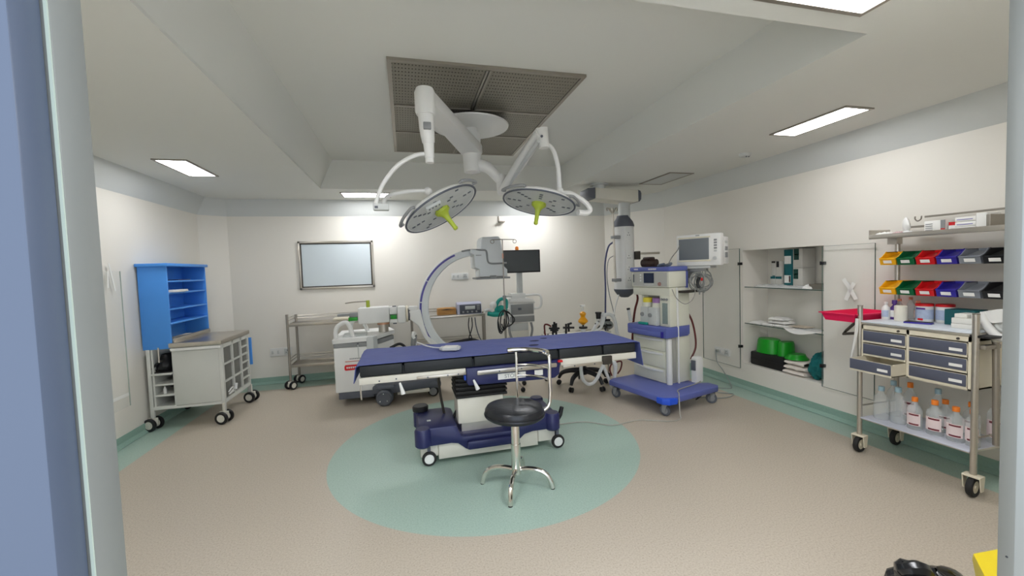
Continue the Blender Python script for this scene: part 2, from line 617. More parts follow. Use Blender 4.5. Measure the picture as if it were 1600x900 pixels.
# ---------------------------------------------------------------- ceiling fittings
def panel(label, x0, x1, y0, y1, lit=True, fr=0.022, z=ZC, group=None, glow=None):
    t = thing('ceiling_light', label, 'ceiling light', ((x0 + x1) / 2, (y0 + y1) / 2, z - 0.012), group)
    g = G(STEELD)
    for a in ((x0, x1, y0, y0 + fr), (x0, x1, y1 - fr, y1), (x0, x0 + fr, y0 + fr, y1 - fr), (x1 - fr, x1, y0 + fr, y1 - fr)):
        g.box(*a, z - 0.010, z - 0.001)
    part('frame', g, t)
    g = G((glow or GLOW) if lit else LGREY)
    g.box(x0 + fr, x1 - fr, y0 + fr, y1 - fr, z - 0.007, z - 0.001)
    part('diffuser', g, t)
    return t


panel('lit rectangular ceiling panel above the white door cupboard on the right', 3.012, 3.275, 2.23, 2.855, glow=GLOW_SIDE)
panel('lit rectangular ceiling panel above the blue hutch on the left', -2.072, -1.802, 4.245, 4.885, glow=GLOW_SIDE)
panel('lit rectangular ceiling panel close to the back wall, left of the surgical lamps', -0.765, -0.14, 5.69, 6.03)
panel('large square lit ceiling panel cut off by the top of the photo', 1.40, 1.968, 0.82, 1.40, glow=GLOW_SQUARE)
panel('unlit grey rectangular ceiling panel above the anaesthesia machine', 3.02, 3.35, 4.21, 4.857, lit=False)
panel('lit rectangular ceiling panel near the back wall behind the right-hand surgical lamp', 1.60, 2.22, 5.69, 6.03)

panel('added unseen square ceiling panel above the left side of the doorway, as fill light', -1.0, -0.43, 0.82, 1.40, glow=GLOW_SQUARE)  # added by symmetry, out of view, to brighten surfaces facing the door

g = G(LGREY)
p = at(1164, 240, z=ZC)
g.lathe([(0, 0), (0.055, 0), (0.055, -0.012), (0.047, -0.03), (0.02, -0.04), (0, -0.04)], (p.x, p.y, ZC), seg=24)
g.use(DGREY)
for dx in (-0.014, 0.014): g.cyl((p.x + dx, p.y - .02, ZC - 0.030), (p.x + dx, p.y - 0.035, ZC - 0.037), 0.007, seg=8)
single('smoke_detector', g, 'small round smoke detector on the ceiling near the right wall', 'smoke detector')

# laminar-flow grille
VX0, VX1, VY0, VY1 = -0.055, 1.35, 2.84, 4.965
t = thing('ceiling_grille', 'large grey perforated laminar flow grille in the ceiling above the surgical lamps', 'air vent', (0.65, 3.9, ZT - 0.03))
g = G(STEELD)
fz0, fz1 = ZT - 0.02, ZT - 0.001
w = 0.03
xm = 0.63
rows = [VY0, 3.60, 4.27, VY1]
g.box(VX0, VX1, VY0, VY0 + w, fz0, fz1); g.box(VX0, VX1, VY1 - w, VY1, fz0, fz1)
g.box(VX0, VX0 + w, VY0 + w, VY1 - w, fz0, fz1); g.box(VX1 - w, VX1, VY0 + w, VY1 - w, fz0, fz1)
for y in rows[1:-1]: g.box(VX0 + w, VX1 - w, y - 0.012, y + 0.012, fz0 - .003, fz1)
g.box(xm - 0.02, xm - 0.004, VY0 + w, VY1 - w, fz0 - .004, fz1 - .001); g.box(xm + 0.004, xm + 0.02, VY0 + w, VY1 - w, fz0 - .004, fz1 - .001)
part('frame', g, t)
for i in range(3):
    for (a, b) in ((VX0 + w, xm - 0.02), (xm + 0.02, VX1 - w)):
        y0, y1 = rows[i] + 0.012, rows[i + 1] - 0.012
        g = G(VOID)
        g.box(a, b, y0, y1, ZT - 0.006, ZT - 0.001)
        g.use(MESHM)
        n = int((b - a) / 0.022)
        for k in range(n):
            x = a + (k + 0.5) * (b - a) / n
            g.box(x - 0.0075, x + 0.0075, y0, y1, ZT - 0.013, ZT - 0.010)
        m = int((y1 - y0) / 0.05)
        for k in range(m):
            y = y0 + (k + 0.5) * (y1 - y0) / m
            g.box(a, b, y - 0.019, y + 0.019, ZT - 0.0125, ZT - 0.0105)
        part('perforated_panel', g, t)

# ---------------------------------------------------------------- wall fittings
tl, br = at(465, 377, y=YB), at(584.5, 448.5, y=YB)
t = thing('whiteboard', 'framed pale blue-white board on the back wall above the steel trolley', 'whiteboard', ((tl.x + br.x) / 2, YB, br.z))
x0, x1, z0, z1 = -1.445, -0.437, 1.298, 1.982
g = G(STEEL)
for a in ((x0, x1, z0, z0 + .03), (x0, x1, z1 - .03, z1), (x0, x0 + .03, z0, z1), (x1 - .03, x1, z0, z1)):
    g.box(a[0], a[1], YB - 0.022, YB - 0.001, a[2], a[3], 0.003)
part('frame', g, t)
g = G(BRACE)
for a in ((x0 + .03, x1 - .03, z0 + .03, z0 + .045), (x0 + .03, x1 - .03, z1 - .045, z1 - .03), (x0 + .03, x0 + .045, z0 + .03, z1 - .03), (x1 - .045, x1 - .03, z0 + .03, z1 - .03)):
    g.box(a[0], a[1], YB - 0.018, YB - 0.001, a[2], a[3])
part('inner_rim', g, t)
g = G(BOARD); g.box(x0 + .045, x1 - .045, YB - 0.012, YB - 0.001, z0 + .045, z1 - .045); part('board', g, t)


def socket(label, x0, x1, z0, z1, wall, n=2, group=None):
    """wall plate with switches and a three-pin outlet; wall = ('y', YB) or ('x', XR)"""
    ax, v = wall
    sg = -1
    L = x1 - x0

    def bx(g, a, b, c, d, t0, t1, bev=0.0):
        if ax == 'y': g.box(a, b, v - t1, v - t0, c, d, bev)
        else: g.box(v - t1, v - t0, a, b, c, d, bev)
    loc = ((x0 + x1) / 2, v, z0) if ax == 'y' else (v, (x0 + x1) / 2, z0)
    t = thing('wall_socket', label, 'wall socket', loc, group)
    g = G(WHITE); bx(g, x0, x1, z0, z1, 0.001, 0.016, 0.004); part('plate', g, t)
    h = z1 - z0
    for k in range(n):
        cx = x0 + L * (0.12 + 0.26 * k) if ax == 'y' else x1 - L * (0.12 + 0.26 * k)
        g = G(LGREY); bx(g, cx - .012, cx + .012, z0 + h * .3, z0 + h * .7, 0.015, 0.021, 0.002); part('switch', g, t)
    cx = x0 + L * 0.8 if ax == 'y' else x0 + L * 0.2
    g = G(LGREY); bx(g, cx - h * .33, cx + h * .33, z0 + h * .15, z0 + h * .85, 0.015, 0.018, 0.002)
    g.use(DGREY)
    for dx, dz in ((0, .16), (-.12, -.08), (.12, -.08)):
        bx(g, cx + dx * h - .005, cx + dx * h + .005, z0 + h * (.5 + dz) - .006, z0 + h * (.5 + dz) + .006, 0.0175, 0.019)
    part('outlet', g, t)
    return t


socket('white socket plate on the back wall inside the curve of the C-arm', 0.687, 0.951, 1.357, 1.458, ('y', YB))
socket('white socket plate low on the back wall left of the steel trolley', -1.874, -1.60, 0.385, 0.50, ('y', YB))
socket('white socket plate low on the right wall seen through the glass door', 4.17, 4.42, 0.325, 0.42, ('x', XR))
a, b = at(778, 338, y=YB), at(787, 348, y=YB)
g = G(STEELD)
g.box(a.x, a.x + 0.02, YB - 0.02, YB - 0.001, b.z, a.z, 0.003)
g.box(a.x, b.x, YB - 0.09, YB - 0.001, b.z, b.z + 0.022, 0.003)
single('wall_bracket', g, 'small empty metal L bracket high on the back wall', 'bracket')
# ================================================================ operating table
TF, TB = 3.16, 3.78
t = thing('operating_table', 'navy and black operating table on a wheeled base in the middle of the room', 'operating table', (0.62, 3.42, 0))
# base
g = G(NAVY)
prof = [(0.035, 0.155), (0.035, 0.285), (0.05, 0.30), (0.29, 0.30), (0.335, 0.285), (0.37, 0.21), (0.39, 0.20), (0.775, 0.20), (0.80, 0.21), (0.845, 0.285), (0.88, 0.30),
        (1.155, 0.292), (1.17, 0.28), (1.17, 0.175), (1.155, 0.165), (0.95, 0.165), (0.88, 0.15), (0.82, 0.10), (0.79, 0.085), (0.43, 0.085), (0.40, 0.10), (0.34, 0.15), (0.29, 0.16)]
g.prism(prof, 'y', 3.165, 3.63, 0.012)
for x in (0.075, 1.125):
    for y in (3.185, 3.61):
        g.lathe([(0, 0.158), (0.05, 0.158), (0.062, 0.17), (0.062, 0.285), (0.052, 0.30), (0, 0.302)], (x, y, 0), seg=20)
g.box(0.41, 0.76, 3.135, 3.17, 0.10, 0.165, 0.012)
part('base_cover', g, t)
g = G(BLACK)
g.lathe([(0, 0.302), (0.066, 0.302), (0.068, 0.335), (0.06, 0.345), (0, 0.347)], (0.075, 3.61, 0), seg=20)
part('corner_cap', g, t)
g = G(OFFW)
g.prism([(0.19, 0.035), (1.0, 0.035), (1.0, 0.166), (0.19, 0.166)], 'y', 3.19, 3.60, 0.01)
g.box(0.052, 0.19, 3.205, 3.58, 0.06, 0.16, 0.01); g.box(1.0, 1.15, 3.19, 3.58, 0.06, 0.168, 0.01)
part('base_body', g, t)
g = G(LGREY)
g.box(0.115, 0.145, 3.32, 3.35, 0.3005, 0.3025)
part('sticker', g, t, 'small pale square sticker')
for x, y in ((0.116, 3.19), (1.165, 3.17), (0.116, 3.59), (1.165, 3.59)):
    g = G(RUBBER)
    g.lathe([(0.036, -0.015), (0.05, -0.015), (0.055, -0.009), (0.055, 0.009), (0.05, 0.015), (0.036, 0.015)], (x, y, 0.055), (0, 1, 0), 28)
    g.use(WHITE)
    g.lathe([(0, -0.018), (0.034, -0.018), (0.040, -0.012), (0.040, 0.012), (0.034, 0.018), (0, 0.018)], (x, y, 0.055), (0, 1, 0), 28)
    g.use(DGREY); g.box(x - 0.012, x + 0.012, y + 0.0, y + 0.05, 0.07, 0.17)
    part('wheel', g, t)
# pedal at the head end
g = G(BLACK)
g.tube([(1.15, 3.42, 0.20), (1.20, 3.40, 0.19), (1.225, 3.38, 0.17)], 0.012, sm=4)
g.box(1.19, 1.25, 3.34, 3.42, 0.135, 0.165, 0.01)
g.tube([(1.235, 3.37, 0.15), (1.265, 3.37, 0.20), (1.285, 3.37, 0.265)], [0.018, 0.022, 0.018], sm=4)
part('foot_pedal', g, t)
# column
g = G(OFFW); g.box(0.358, 0.73, 3.25, 3.52, 0.272, 0.478, 0.006); part('column_cover', g, t)
g = G(STEEL); g.box(0.385, 0.715, 3.275, 3.50, 0.19, 0.275); part('column', g, t)
g = G(RUBBER)
z = 0.478
k = 0
while z < 0.69:
    e = 0.0 if k % 2 == 0 else 0.022
    g.box(0.345 + e, 0.765 - e, 3.235 + e, 3.56 - e, z, z + 0.02, 0.007)
    z += 0.0175
    k += 1
part('bellows', g, t)
g = G(RUBBER); g.tube([(0.335, 3.43, 0.24), (0.35, 3.42, 0.30), (0.385, 3.40, 0.36)], 0.013, sm=4); part('hose', g, t)
g = G(BRBLUE); g.box(0.41, 0.50, 3.19, 3.24, 0.635, 0.675, 0.006); part('clamp_block', g, t, 'bright blue clamp')
# table-top frames, rails and mattress sections
g = G(OFFW)
g.box(-0.36, 0.42, TF - 0.005, TF + 0.02, 0.688, 0.738, 0.003)
g.box(-0.345, 0.42, TF + 0.02, TB - 0.02, 0.695, 0.735)
part('leg_section_frame', g, t)
g = G(STEEL); g.box(0.05, 0.42, TF - 0.02, TF - 0.005, 0.692, 0.712, 0.002); part('side_rail', g, t)
g = G(NAVY)
g.prism([(0.425, 0.738), (0.425, 0.62), (0.44, 0.60), (0.62, 0.597), (1.08, 0.588), (1.15, 0.592), (1.19, 0.62), (1.20, 0.70), (1.19, 0.738)], 'y', TF - 0.01, TB - 0.03, 0.01)
part('seat_skirt', g, t)
g = G(STEEL); g.prism([(0.505, 0.689), (0.51, 0.683), (1.155, 0.687), (1.16, 0.693), (1.16, 0.715), (1.155, 0.72), (0.51, 0.717), (0.505, 0.711)], 'y', TF - 0.035, TF - 0.022, 0.002)
for x in (0.62, 0.80, 0.98): g.box(x - 0.015, x + 0.015, TF - 0.024, TF - 0.008, 0.69, 0.712)
part('side_rail', g, t)
g = G(OFFW)
g.box(1.205, 1.90, TF - 0.005, TF + 0.02, 0.688, 0.740, 0.003)
g.box(1.205, 1.89, TF + 0.02, TB - 0.02, 0.70, 0.735)
part('back_section_frame', g, t)
g = G(STEEL); g.box(1.22, 1.62, TF - 0.02, TF - 0.005, 0.668, 0.69, 0.002); part('side_rail', g, t)
g = G(BRACE); g.box(1.575, 1.66, TF - 0.03, TF + 0.02, 0.665, 0.735, 0.004); part('rail_clamp', g, t)
for x, z in ((-0.22, .705), (-0.10, .71), (0.13, .702), (0.28, .702), (0.36, .704), (0.68, .70), (0.86, .703), (1.05, .705), (1.32, .678), (1.5, .679)):
    y = TF - 0.0055 if x < 0.0 or x > 1.2 else TF - 0.0205
    if 0.5 < x < 1.2: y = TF - 0.0355
    if x > 1.2: y = TF - 0.0205
    g = G(DGREY); g.cyl((x, y, z), (x, y - 0.002, z), 0.006, seg=10)
    part('screw', g, t)
segs = [(-0.355, -0.052), (-0.04, 0.477), (0.49, 1.183), (1.196, 1.584), (1.597, 1.90)]
for a, b in segs:
    g = G(MATTR); g.box(a, b, TF + 0.002, TB, 0.742, 0.824, 0.012); part('mattress_section', g, t)
g = G(MATTR); g.box(-0.35, 1.895, TF + 0.03, TB - 0.02, 0.735, 0.80); part('mattress_base', g, t)
for x, zt, zb, sx in ((-0.075, 0.685, 0.60, 0.022), (0.475, 0.65, 0.575, 0.03)):
    g = G(WHITE)
    g.tube([(x, TF - 0.03, zt), (x + sx * .5, TF - 0.035, (zt + zb) / 2), (x + sx, TF - 0.035, zb)], [0.008, 0.012, 0.018], seg=10, sm=4)
    part('lever', g, t, 'white tapered lever hanging below the rail')
g = G(STEEL); g.tube([(-0.345, TF - .012, 0.69), (-0.35, TF - 0.02, 0.65), (-0.348, TF - .02, 0.585)], 0.006, sm=3); part('release_rod', g, t)
g = G(BRACE); g.tube([(0.222, 3.40, 0.692), (0.235, 3.45, 0.50), (0.265, 3.47, 0.30)], 0.011, sm=3); part('support_rod', g, t)
g = G(RED); g.box(1.175, 1.215, TF - 0.03, TF + 0.0, 0.72, 0.737, 0.004); part('red_tag', g, t, 'small red tag by the rail end')
g = G(WHITEP); g.box(0.672, 0.90, TF - 0.0125, TF - 0.0105, 0.625, 0.672)
g.use(MGREY); g.text('STORT', 0.042, (0.79, TF - 0.013, 0.647), (1, 0, 0.0), (0, 0, 1), 0.0006)
part('name_label', g, t, 'white paper label with printed letters')
g = G(WHITEP); g.box(0.975, 1.045, TF - 0.0125, TF - 0.0105, 0.628, 0.672); part('blank_label', g, t, 'small white paper label')

# sheet
def sheet_pt(u, v):
    X0, X1 = -0.372, 1.925
    s = u * (0.13 + (X1 - X0) + 0.215)
    if s < 0.13: x, z = X0 - 0.006 - 0.02 * (0.13 - s) / 0.13, 0.835 - (0.13 - s)
    elif s < 0.13 + X1 - X0: x, z = X0 + s - 0.13, 0.836
    else:
        q = s - 0.13 - (X1 - X0)
        x, z = X1 + 0.008 + q * 0.14, 0.836 - q
    y = (TF - 0.012) + v * (TB - TF + 0.03)
    n = noise.noise(Vector((x * 3.2, y * 5.5, z * 2))) * 0.006 + noise.noise(Vector((x * 9, y * 7 + x * 4, 3))) * 0.003
    if 0.05 < u < 0.9: z += max(-0.004, n) * min(1, (v - 0) * 12 + .15)
    else: x += n
    if v > 0.999: z -= 0.0
    return (x, y, z)


g = G(SHEET)
g.grid(sheet_pt, 90, 26, 0.004)
g.use(BLACK)
sh = single('sheet', g, 'royal blue cloth sheet spread over the operating table', 'sheet')
EYE_M = mat('sheet_eyelet', (26, 30, 66), 0.8)
for (u, v_, k) in ((835, 532, 1), (834, 538.5, 1), (849, 528, .8)):
    p = at(u, v_, z=0.841)
    g = G(EYE_M); g.sphere((p.x, p.y, 0.838), 0.045 * k, (1, .55, 0.09), 14)
    part('eyelet', g, sh, 'dark oval slit in the sheet')

# hand control lying on the sheet
t = thing('hand_control', 'pale grey paddle-shaped hand control lying on the blue sheet', 'remote control', (0.33, 3.43, 0.84))
g = G(LGREY)
g.M = Matrix.Translation((0.335, 3.43, 0.856)) @ Matrix.Rotation(-0.35, 4, 'Z')
g.prism([(-0.085, -0.03), (-0.05, -0.065), (0.06, -0.06), (0.085, -0.03), (0.085, 0.03), (0.06, 0.06), (-0.05, 0.065), (-0.085, 0.03)], 'z', -0.012, 0.012, 0.006)
part('body', g, t)
g = G(WHITE)
g.M = Matrix.Translation((0.335, 3.43, 0.868)) @ Matrix.Rotation(-0.35, 4, 'Z')
g.box(-0.05, 0.06, -0.045, 0.045, 0, 0.004, 0.002)
part('keypad', g, t)
g = G(WHITE)
g.tube([(0.26, 3.46, 0.858), (0.20, 3.55, 0.852), (0.14, 3.65, 0.855), (0.09, 3.74, 0.865), (0.07, 3.81, 0.85), (0.06, 3.83, 0.72)], 0.0055, seg=6, sm=5)
part('cable', g, t)

# ================================================================ stool
SX, SY = 0.68, 2.69
t = thing('stool', 'chrome stool with a round black seat and curved low back in front of the table', 'stool', (SX, SY, 0))
for k, a in enumerate((-115, -26, 64, 154)):
    ca, sa = math.cos(math.radians(a)), math.sin(math.radians(a))
    g = G(CHROME)
    g.tube([(SX + ca * d, SY + sa * d, z) for d, z in ((0.01, 0.118), (0.08, 0.128), (0.15, 0.124), (0.205, 0.098), (0.235, 0.05), (0.246, 0.006))], 0.0165, seg=10, sm=5)
    g.use(RUBBER); g.cyl((SX + ca * .246, SY + sa * .246, 0), (SX + ca * .246, SY + sa * .246, 0.012), 0.015, seg=10)
    part('leg', g, t)
g = G(CHROME)
g.cyl((SX, SY, 0.09), (SX, SY, 0.30), 0.033, seg=20)
g.cyl((SX, SY, 0.30), (SX, SY, 0.49), 0.0295, seg=20)
part('post', g, t)
g = G(LEATHER)
tilt = Matrix.Translation((SX, SY, 0.49)) @ Matrix.Rotation(0.03, 4, 'Y')
g.M = tilt
g.lathe([(0, -0.01), (0.15, -0.012), (0.187, -0.002), (0.203, 0.025), (0.203, 0.05), (0.19, 0.070), (0.15, 0.080), (0.08, 0.082), (0, 0.078)], seg=40)
g.lathe([(0.186, 0.01), (0.206, 0.012), (0.209, 0.022), (0.206, 0.03), (0.186, 0.03)], seg=40)
part('seat', g, t)
g = G(CHROME)


SXB = SX + 0.045


def arc(r, z, a0, a1, n=9):
    return [(SXB + r * math.cos(math.radians(a0 + (a1 - a0) * i / n)), SY + r * math.sin(math.radians(a0 + (a1 - a0) * i / n)), z) for i in range(n + 1)]


g.tube([(x, y, 0.90 + 0.0 * i) for i, (x, y, z) in enumerate(arc(0.225, 0, 97, 12))], 0.0185, seg=10, sm=3)
part('top_rail', g, t)
for z in (0.79, 0.71):
    g = G(CHROME); g.tube(arc(0.222, z, 80, 6), 0.009, seg=8, sm=2); part('back_rail', g, t)
g = G(CHROME)
a = math.radians(80)
px_, py_ = SXB + 0.224 * math.cos(a), SY + 0.224 * math.sin(a)
g.tube([(px_, py_, 0.90), (px_, py_, 0.62), (px_, py_, 0.545), (SXB - .02 + .19 * math.cos(a), SY + .19 * math.sin(a), 0.485), (SX + .06 * math.cos(a), SY + .06 * math.sin(a), 0.468)], 0.0105, seg=10, sm=4)
part('back_post', g, t)
g = G(CHROME)
a = math.radians(5)
px_, py_ = SXB + 0.224 * math.cos(a), SY + 0.224 * math.sin(a)
a2 = math.radians(14)
g.tube([(SXB + .224 * math.cos(a2), SY + .224 * math.sin(a2), 0.893), (px_ + .002, py_, 0.865), (px_, py_, 0.70), (px_, py_, 0.60), (px_ - .02, py_, 0.52), (SX + .15 * math.cos(a), SY + .15 * math.sin(a), 0.477), (SX + .04, SY, 0.468)], 0.0125, seg=10, sm=4)
part('back_post', g, t)

# ================================================================ C-arm X-ray unit
CY = 5.25
t = thing('c_arm', 'white C-arm X-ray machine with a violet-striped arc behind the table', 'X-ray machine', (0.1, 5.2, 0))
plan = [(-0.815, 4.95), (-0.40, 4.93), (-0.175, 5.33), (-0.24, 5.55), (-0.80, 5.58)]
g = G(WHITE); g.prism(plan, 'z', 0.16, 0.672, 0.012); part('cabinet', g, t)
g = G(DGREY); g.prism([(-0.79, 4.97), (-0.41, 4.95), (-0.2, 5.33), (-0.26, 5.53), (-0.78, 5.56)], 'z', 0.075, 0.165, 0.01); part('plinth', g, t)
g = G(MGREY); g.prism([(x * 1.0, y) for x, y in plan], 'z', 0.672, 0.722, 0.006); part('band', g, t, 'grey band around the top of the cabinet')
g = G(WHITE)
g.slab([(-0.825, 4.94, 0.722), (-0.395, 4.92, 0.732), (-0.16, 5.33, 0.742), (-0.23, 5.56, 0.75), (-0.81, 5.59, 0.74)], (0, 0, 0.045))
part('lid', g, t)
g = G(LGREY); g.prism([(-0.46, 4.915), (-0.385, 4.90), (-0.345, 4.97), (-0.40, 4.99)], 'z', 0.60, 0.785, 0.02); part('corner_grip', g, t)
g = G(LGREY)
g.M = Matrix.Translation((-0.6, 5.12, 0.775)) @ Matrix.Rotation(0.12, 4, 'X')
g.box(-0.13, 0.13, -0.07, 0.09, 0.0, 0.018, 0.006)
part('control_panel', g, t)
for pts in ([(-0.80, 5.05, 0.76), (-0.80, 5.05, 0.85), (-0.775, 5.05, 0.905), (-0.71, 5.05, 0.945), (-0.665, 5.05, 0.93), (-0.635, 5.05, 0.86), (-0.61, 5.05, 0.765)],
            [(-0.69, 5.42, 0.765), (-0.665, 5.42, 0.90), (-0.60, 5.42, 0.945), (-0.56, 5.42, 0.945), (-0.515, 5.42, 0.86), (-0.48, 5.42, 0.77)]):
    g = G(WHITE); g.tube(pts, 0.024, seg=10, sm=4); part('push_handle', g, t)
g = G(RED)
g.prism([(-0.710, 0.425), (-0.700, 0.412), (-0.50, 0.414), (-0.48, 0.43), (-0.48, 0.462), (-0.50, 0.475), (-0.700, 0.473), (-0.710, 0.458)], 'y', 4.933, 4.95)
g.use(WHITE)
for k in range(6): g.box(-0.688 + k * 0.021, -0.674 + k * 0.021, 4.931, 4.935, 0.434, 0.454)
part('badge', g, t, 'red badge with small pale lettering')
g = G(mat('pale_red_line', (196, 128, 120), 0.5)); g.box(-0.700, -0.47, 4.935, 4.9445, 0.508, 0.517); part('badge_line', g, t, 'thin pale red line')
g = G(MGREY)
for k in range(8): g.box(-0.650 + k * 0.018, -0.638 + k * 0.018, 4.934, 4.944, 0.535, 0.548)
part('model_lettering', g, t, 'small grey lettering')
g = G(LGREY); g.tube([(-0.555, 4.925, 0.70), (-0.553, 4.924, 0.62), (-0.55, 4.926, 0.56), (-0.53, 4.93, 0.50)], 0.005, seg=6); part('cable', g, t)
g = G(DGREY); g.cyl((-0.555, 4.95, 0.705), (-0.555, 4.925, 0.705), 0.011, seg=12); part('key_switch', g, t)
g = G(STEEL); g.cyl((-0.285, CY, 0.75), (-0.285, CY, 0.90), 0.058, seg=24); part('lift_column', g, t)
g = G(mat('copper_ring', (196, 150, 120), 0.45, metal=0.4)); g.cyl((-0.285, CY, 0.875), (-0.285, CY, 0.90), 0.072, seg=24); part('column_collar', g, t)
g = G(WHITE)
g.box(-0.565, -0.205, CY - 0.09, CY + 0.11, 0.90, 1.092, 0.02)
part('arm_housing', g, t)
g = G(WHITE); g.box(-0.205, -0.115, CY - 0.085, CY + 0.10, 0.995, 1.085, 0.012); g.box(-0.205, -0.115, CY - 0.06, CY + 0.10, 0.885, 0.935, 0.012); part('arm_neck', g, t)
g = G(MGREY); g.box(-0.20, -0.12, CY - 0.04, CY + 0.08, 0.92, 1.0); part('arm_slide', g, t)
g = G(GREEN); g.box(-0.195, -0.125, CY - 0.055, CY - 0.04, 0.935, 0.985, 0.004); part('brake_label', g, t, 'green label in the arm gap')
for z in (1.083, 0.876):
    g = G(DGREY); g.box(-0.17, -0.125, CY - 0.07, CY - 0.03, z, z + 0.012, 0.003); part('brake_knob', g, t)
g = G(WHITE); g.box(-0.115, -0.012, CY - 0.09, CY + 0.10, 0.88, 1.085, 0.025); part('arm_head', g, t)
g = G(CREAM); g.cyl((-0.012, CY, 0.985), (0.012, CY, 0.985), 0.10, seg=28); part('swivel_ring', g, t)
g = G(DGREY); g.cyl((0.012, CY, 0.975), (0.035, CY, 0.975), 0.075, seg=24); part('swivel_joint', g, t)
# carriage that carries the arc
g = G(WHITE)
g.prism([(0.025, 1.02), (0.165, 1.035), (0.20, 0.84), (0.245, 0.70), (0.42, 0.53), (0.46, 0.49), (0.40, 0.47), (0.30, 0.53), (0.19, 0.68), (0.12, 0.84), (0.03, 0.92)], 'y', CY - 0.075, CY + 0.075, 0.015)
g.box(0.02, 0.13, CY - 0.05, CY + 0.05, 1.02, 1.075, 0.015)
part('arc_carriage', g, t)
g = G(WHITE); g.tube([(0.075, CY - .09, 0.76), (0.06, CY - .11, 0.72), (0.075, CY - .11, 0.69)], [0.03, 0.022, 0.018], seg=8); part('carriage_brake', g, t)
g = G(MGREY); g.tube([(0.075, CY - .09, 0.72), (0.06, CY - .06, 0.60), (0.07, CY - .04, 0.48), (0.12, CY, 0.36)], 0.035, seg=10); part('cable_hose', g, t)
# the arc
VIOL = mat('violet_scale', (78, 70, 150), 0.4, var=0.03)
OC, RO = Vector((0.879, 1.027)), 0.736
IC, RI = Vector((0.905, 1.040)), 0.642
g = G(ARCW)
A0, A1 = 97, 248
n = 46
Vs = []
for i in range(n + 1):
    a = math.radians(A0 + (A1 - A0) * i / n)
    d = Vector((math.cos(a), math.sin(a)))
    po, pi_ = OC + d * RO, IC + d * RI
    ring = []
    for p, s in ((po, 0.055), (po, -0.055), (po + (pi_ - po) * .12, -0.065), (po + (pi_ - po) * .9, -0.065), (pi_, -0.05), (pi_, 0.05), (po + (pi_ - po) * .9, 0.065), (po + (pi_ - po) * .12, 0.065)):
        ring.append(g.bm.verts.new((p.x, CY + s, p.y)))
    Vs.append(ring)
m = len(Vs[0])
for A, B in zip(Vs, Vs[1:]):
    for k in range(m): g.bm.faces.new((A[k], A[(k + 1) % m], B[(k + 1) % m], B[k]))
g.bm.faces.new(Vs[0]); g.bm.faces.new(Vs[-1][::-1])
bmesh.ops.recalc_face_normals(g.bm, faces=g.bm.faces)
g.fin()
arc_ob = part('arc', g, t)
for seg_i, (a0, a1) in enumerate(((112, 150), (150.8, 172), (173, 196), (197, 214), (215, 232), (233, 247))):
    g = G(VIOL)
    nn = 10
    prev = None
    for i in range(nn + 1):
        a = math.radians(a0 + (a1 - a0) * i / nn)
        d = Vector((math.cos(a), math.sin(a)))
        p1, p2 = OC + d * (RO - 0.010), OC + d * (RO - 0.034)
        cur = [g.bm.verts.new((p1.x, CY - 0.0672, p1.y)), g.bm.verts.new((p2.x, CY - 0.0672, p2.y)), g.bm.verts.new((p2.x, CY - 0.062, p2.y)), g.bm.verts.new((p1.x, CY - 0.062, p1.y))]
        if prev:
            for k in range(4): g.bm.faces.new((prev[k], prev[(k + 1) % 4], cur[(k + 1) % 4], cur[k]))
        else: g.bm.faces.new(cur)
        prev = cur
    g.bm.faces.new(prev[::-1])
    bmesh.ops.recalc_face_normals(g.bm, faces=g.bm.faces)
    g.fin()
    part('angle_scale', g, arc_ob, 'violet angle scale')
# detector
g = G(ARCW)
g.prism([(0.925, 1.75), (0.935, 1.87), (0.955, 1.905), (1.165, 1.912), (1.185, 1.88), (1.215, 1.70), (1.222, 1.53), (1.262, 1.49), (1.262, 1.405), (0.90, 1.405), (0.90, 1.50), (0.84, 1.525), (0.84, 1.68), (0.80, 1.70), (0.80, 1.755)], 'y', CY - 0.16, CY + 0.16, 0.02)
part('detector_housing', g, t)
g = G(MGREY); g.box(0.86, 1.29, CY - 0.18, CY + 0.18, 1.375, 1.398, 0.006); g.box(1.03, 1.11, CY - .185, CY - .15, 1.39, 1.42, 0.006); part('detector_plate', g, t)
g = G(MGREY)
g.tube([(0.70, CY - .075, 1.735), (0.80, CY - 0.12, 1.748), (0.93, CY - 0.165, 1.742), (0.985, CY - .17, 1.735), (1.0, CY - .172, 1.70), (1.01, CY - .172, 1.60), (1.045, CY - .172, 1.572), (1.13, CY - .172, 1.568), (1.25, CY - .172, 1.572)], 0.011, seg=8, sm=5)
part('cable_duct', g, t)
g = G(MGREY)
for k in range(5): g.box(0.862 + k * .014, 0.872 + k * .014, CY - 0.163, CY - 0.1595, 1.672, 1.683)
part('detector_lettering', g, t, 'small dark lettering')
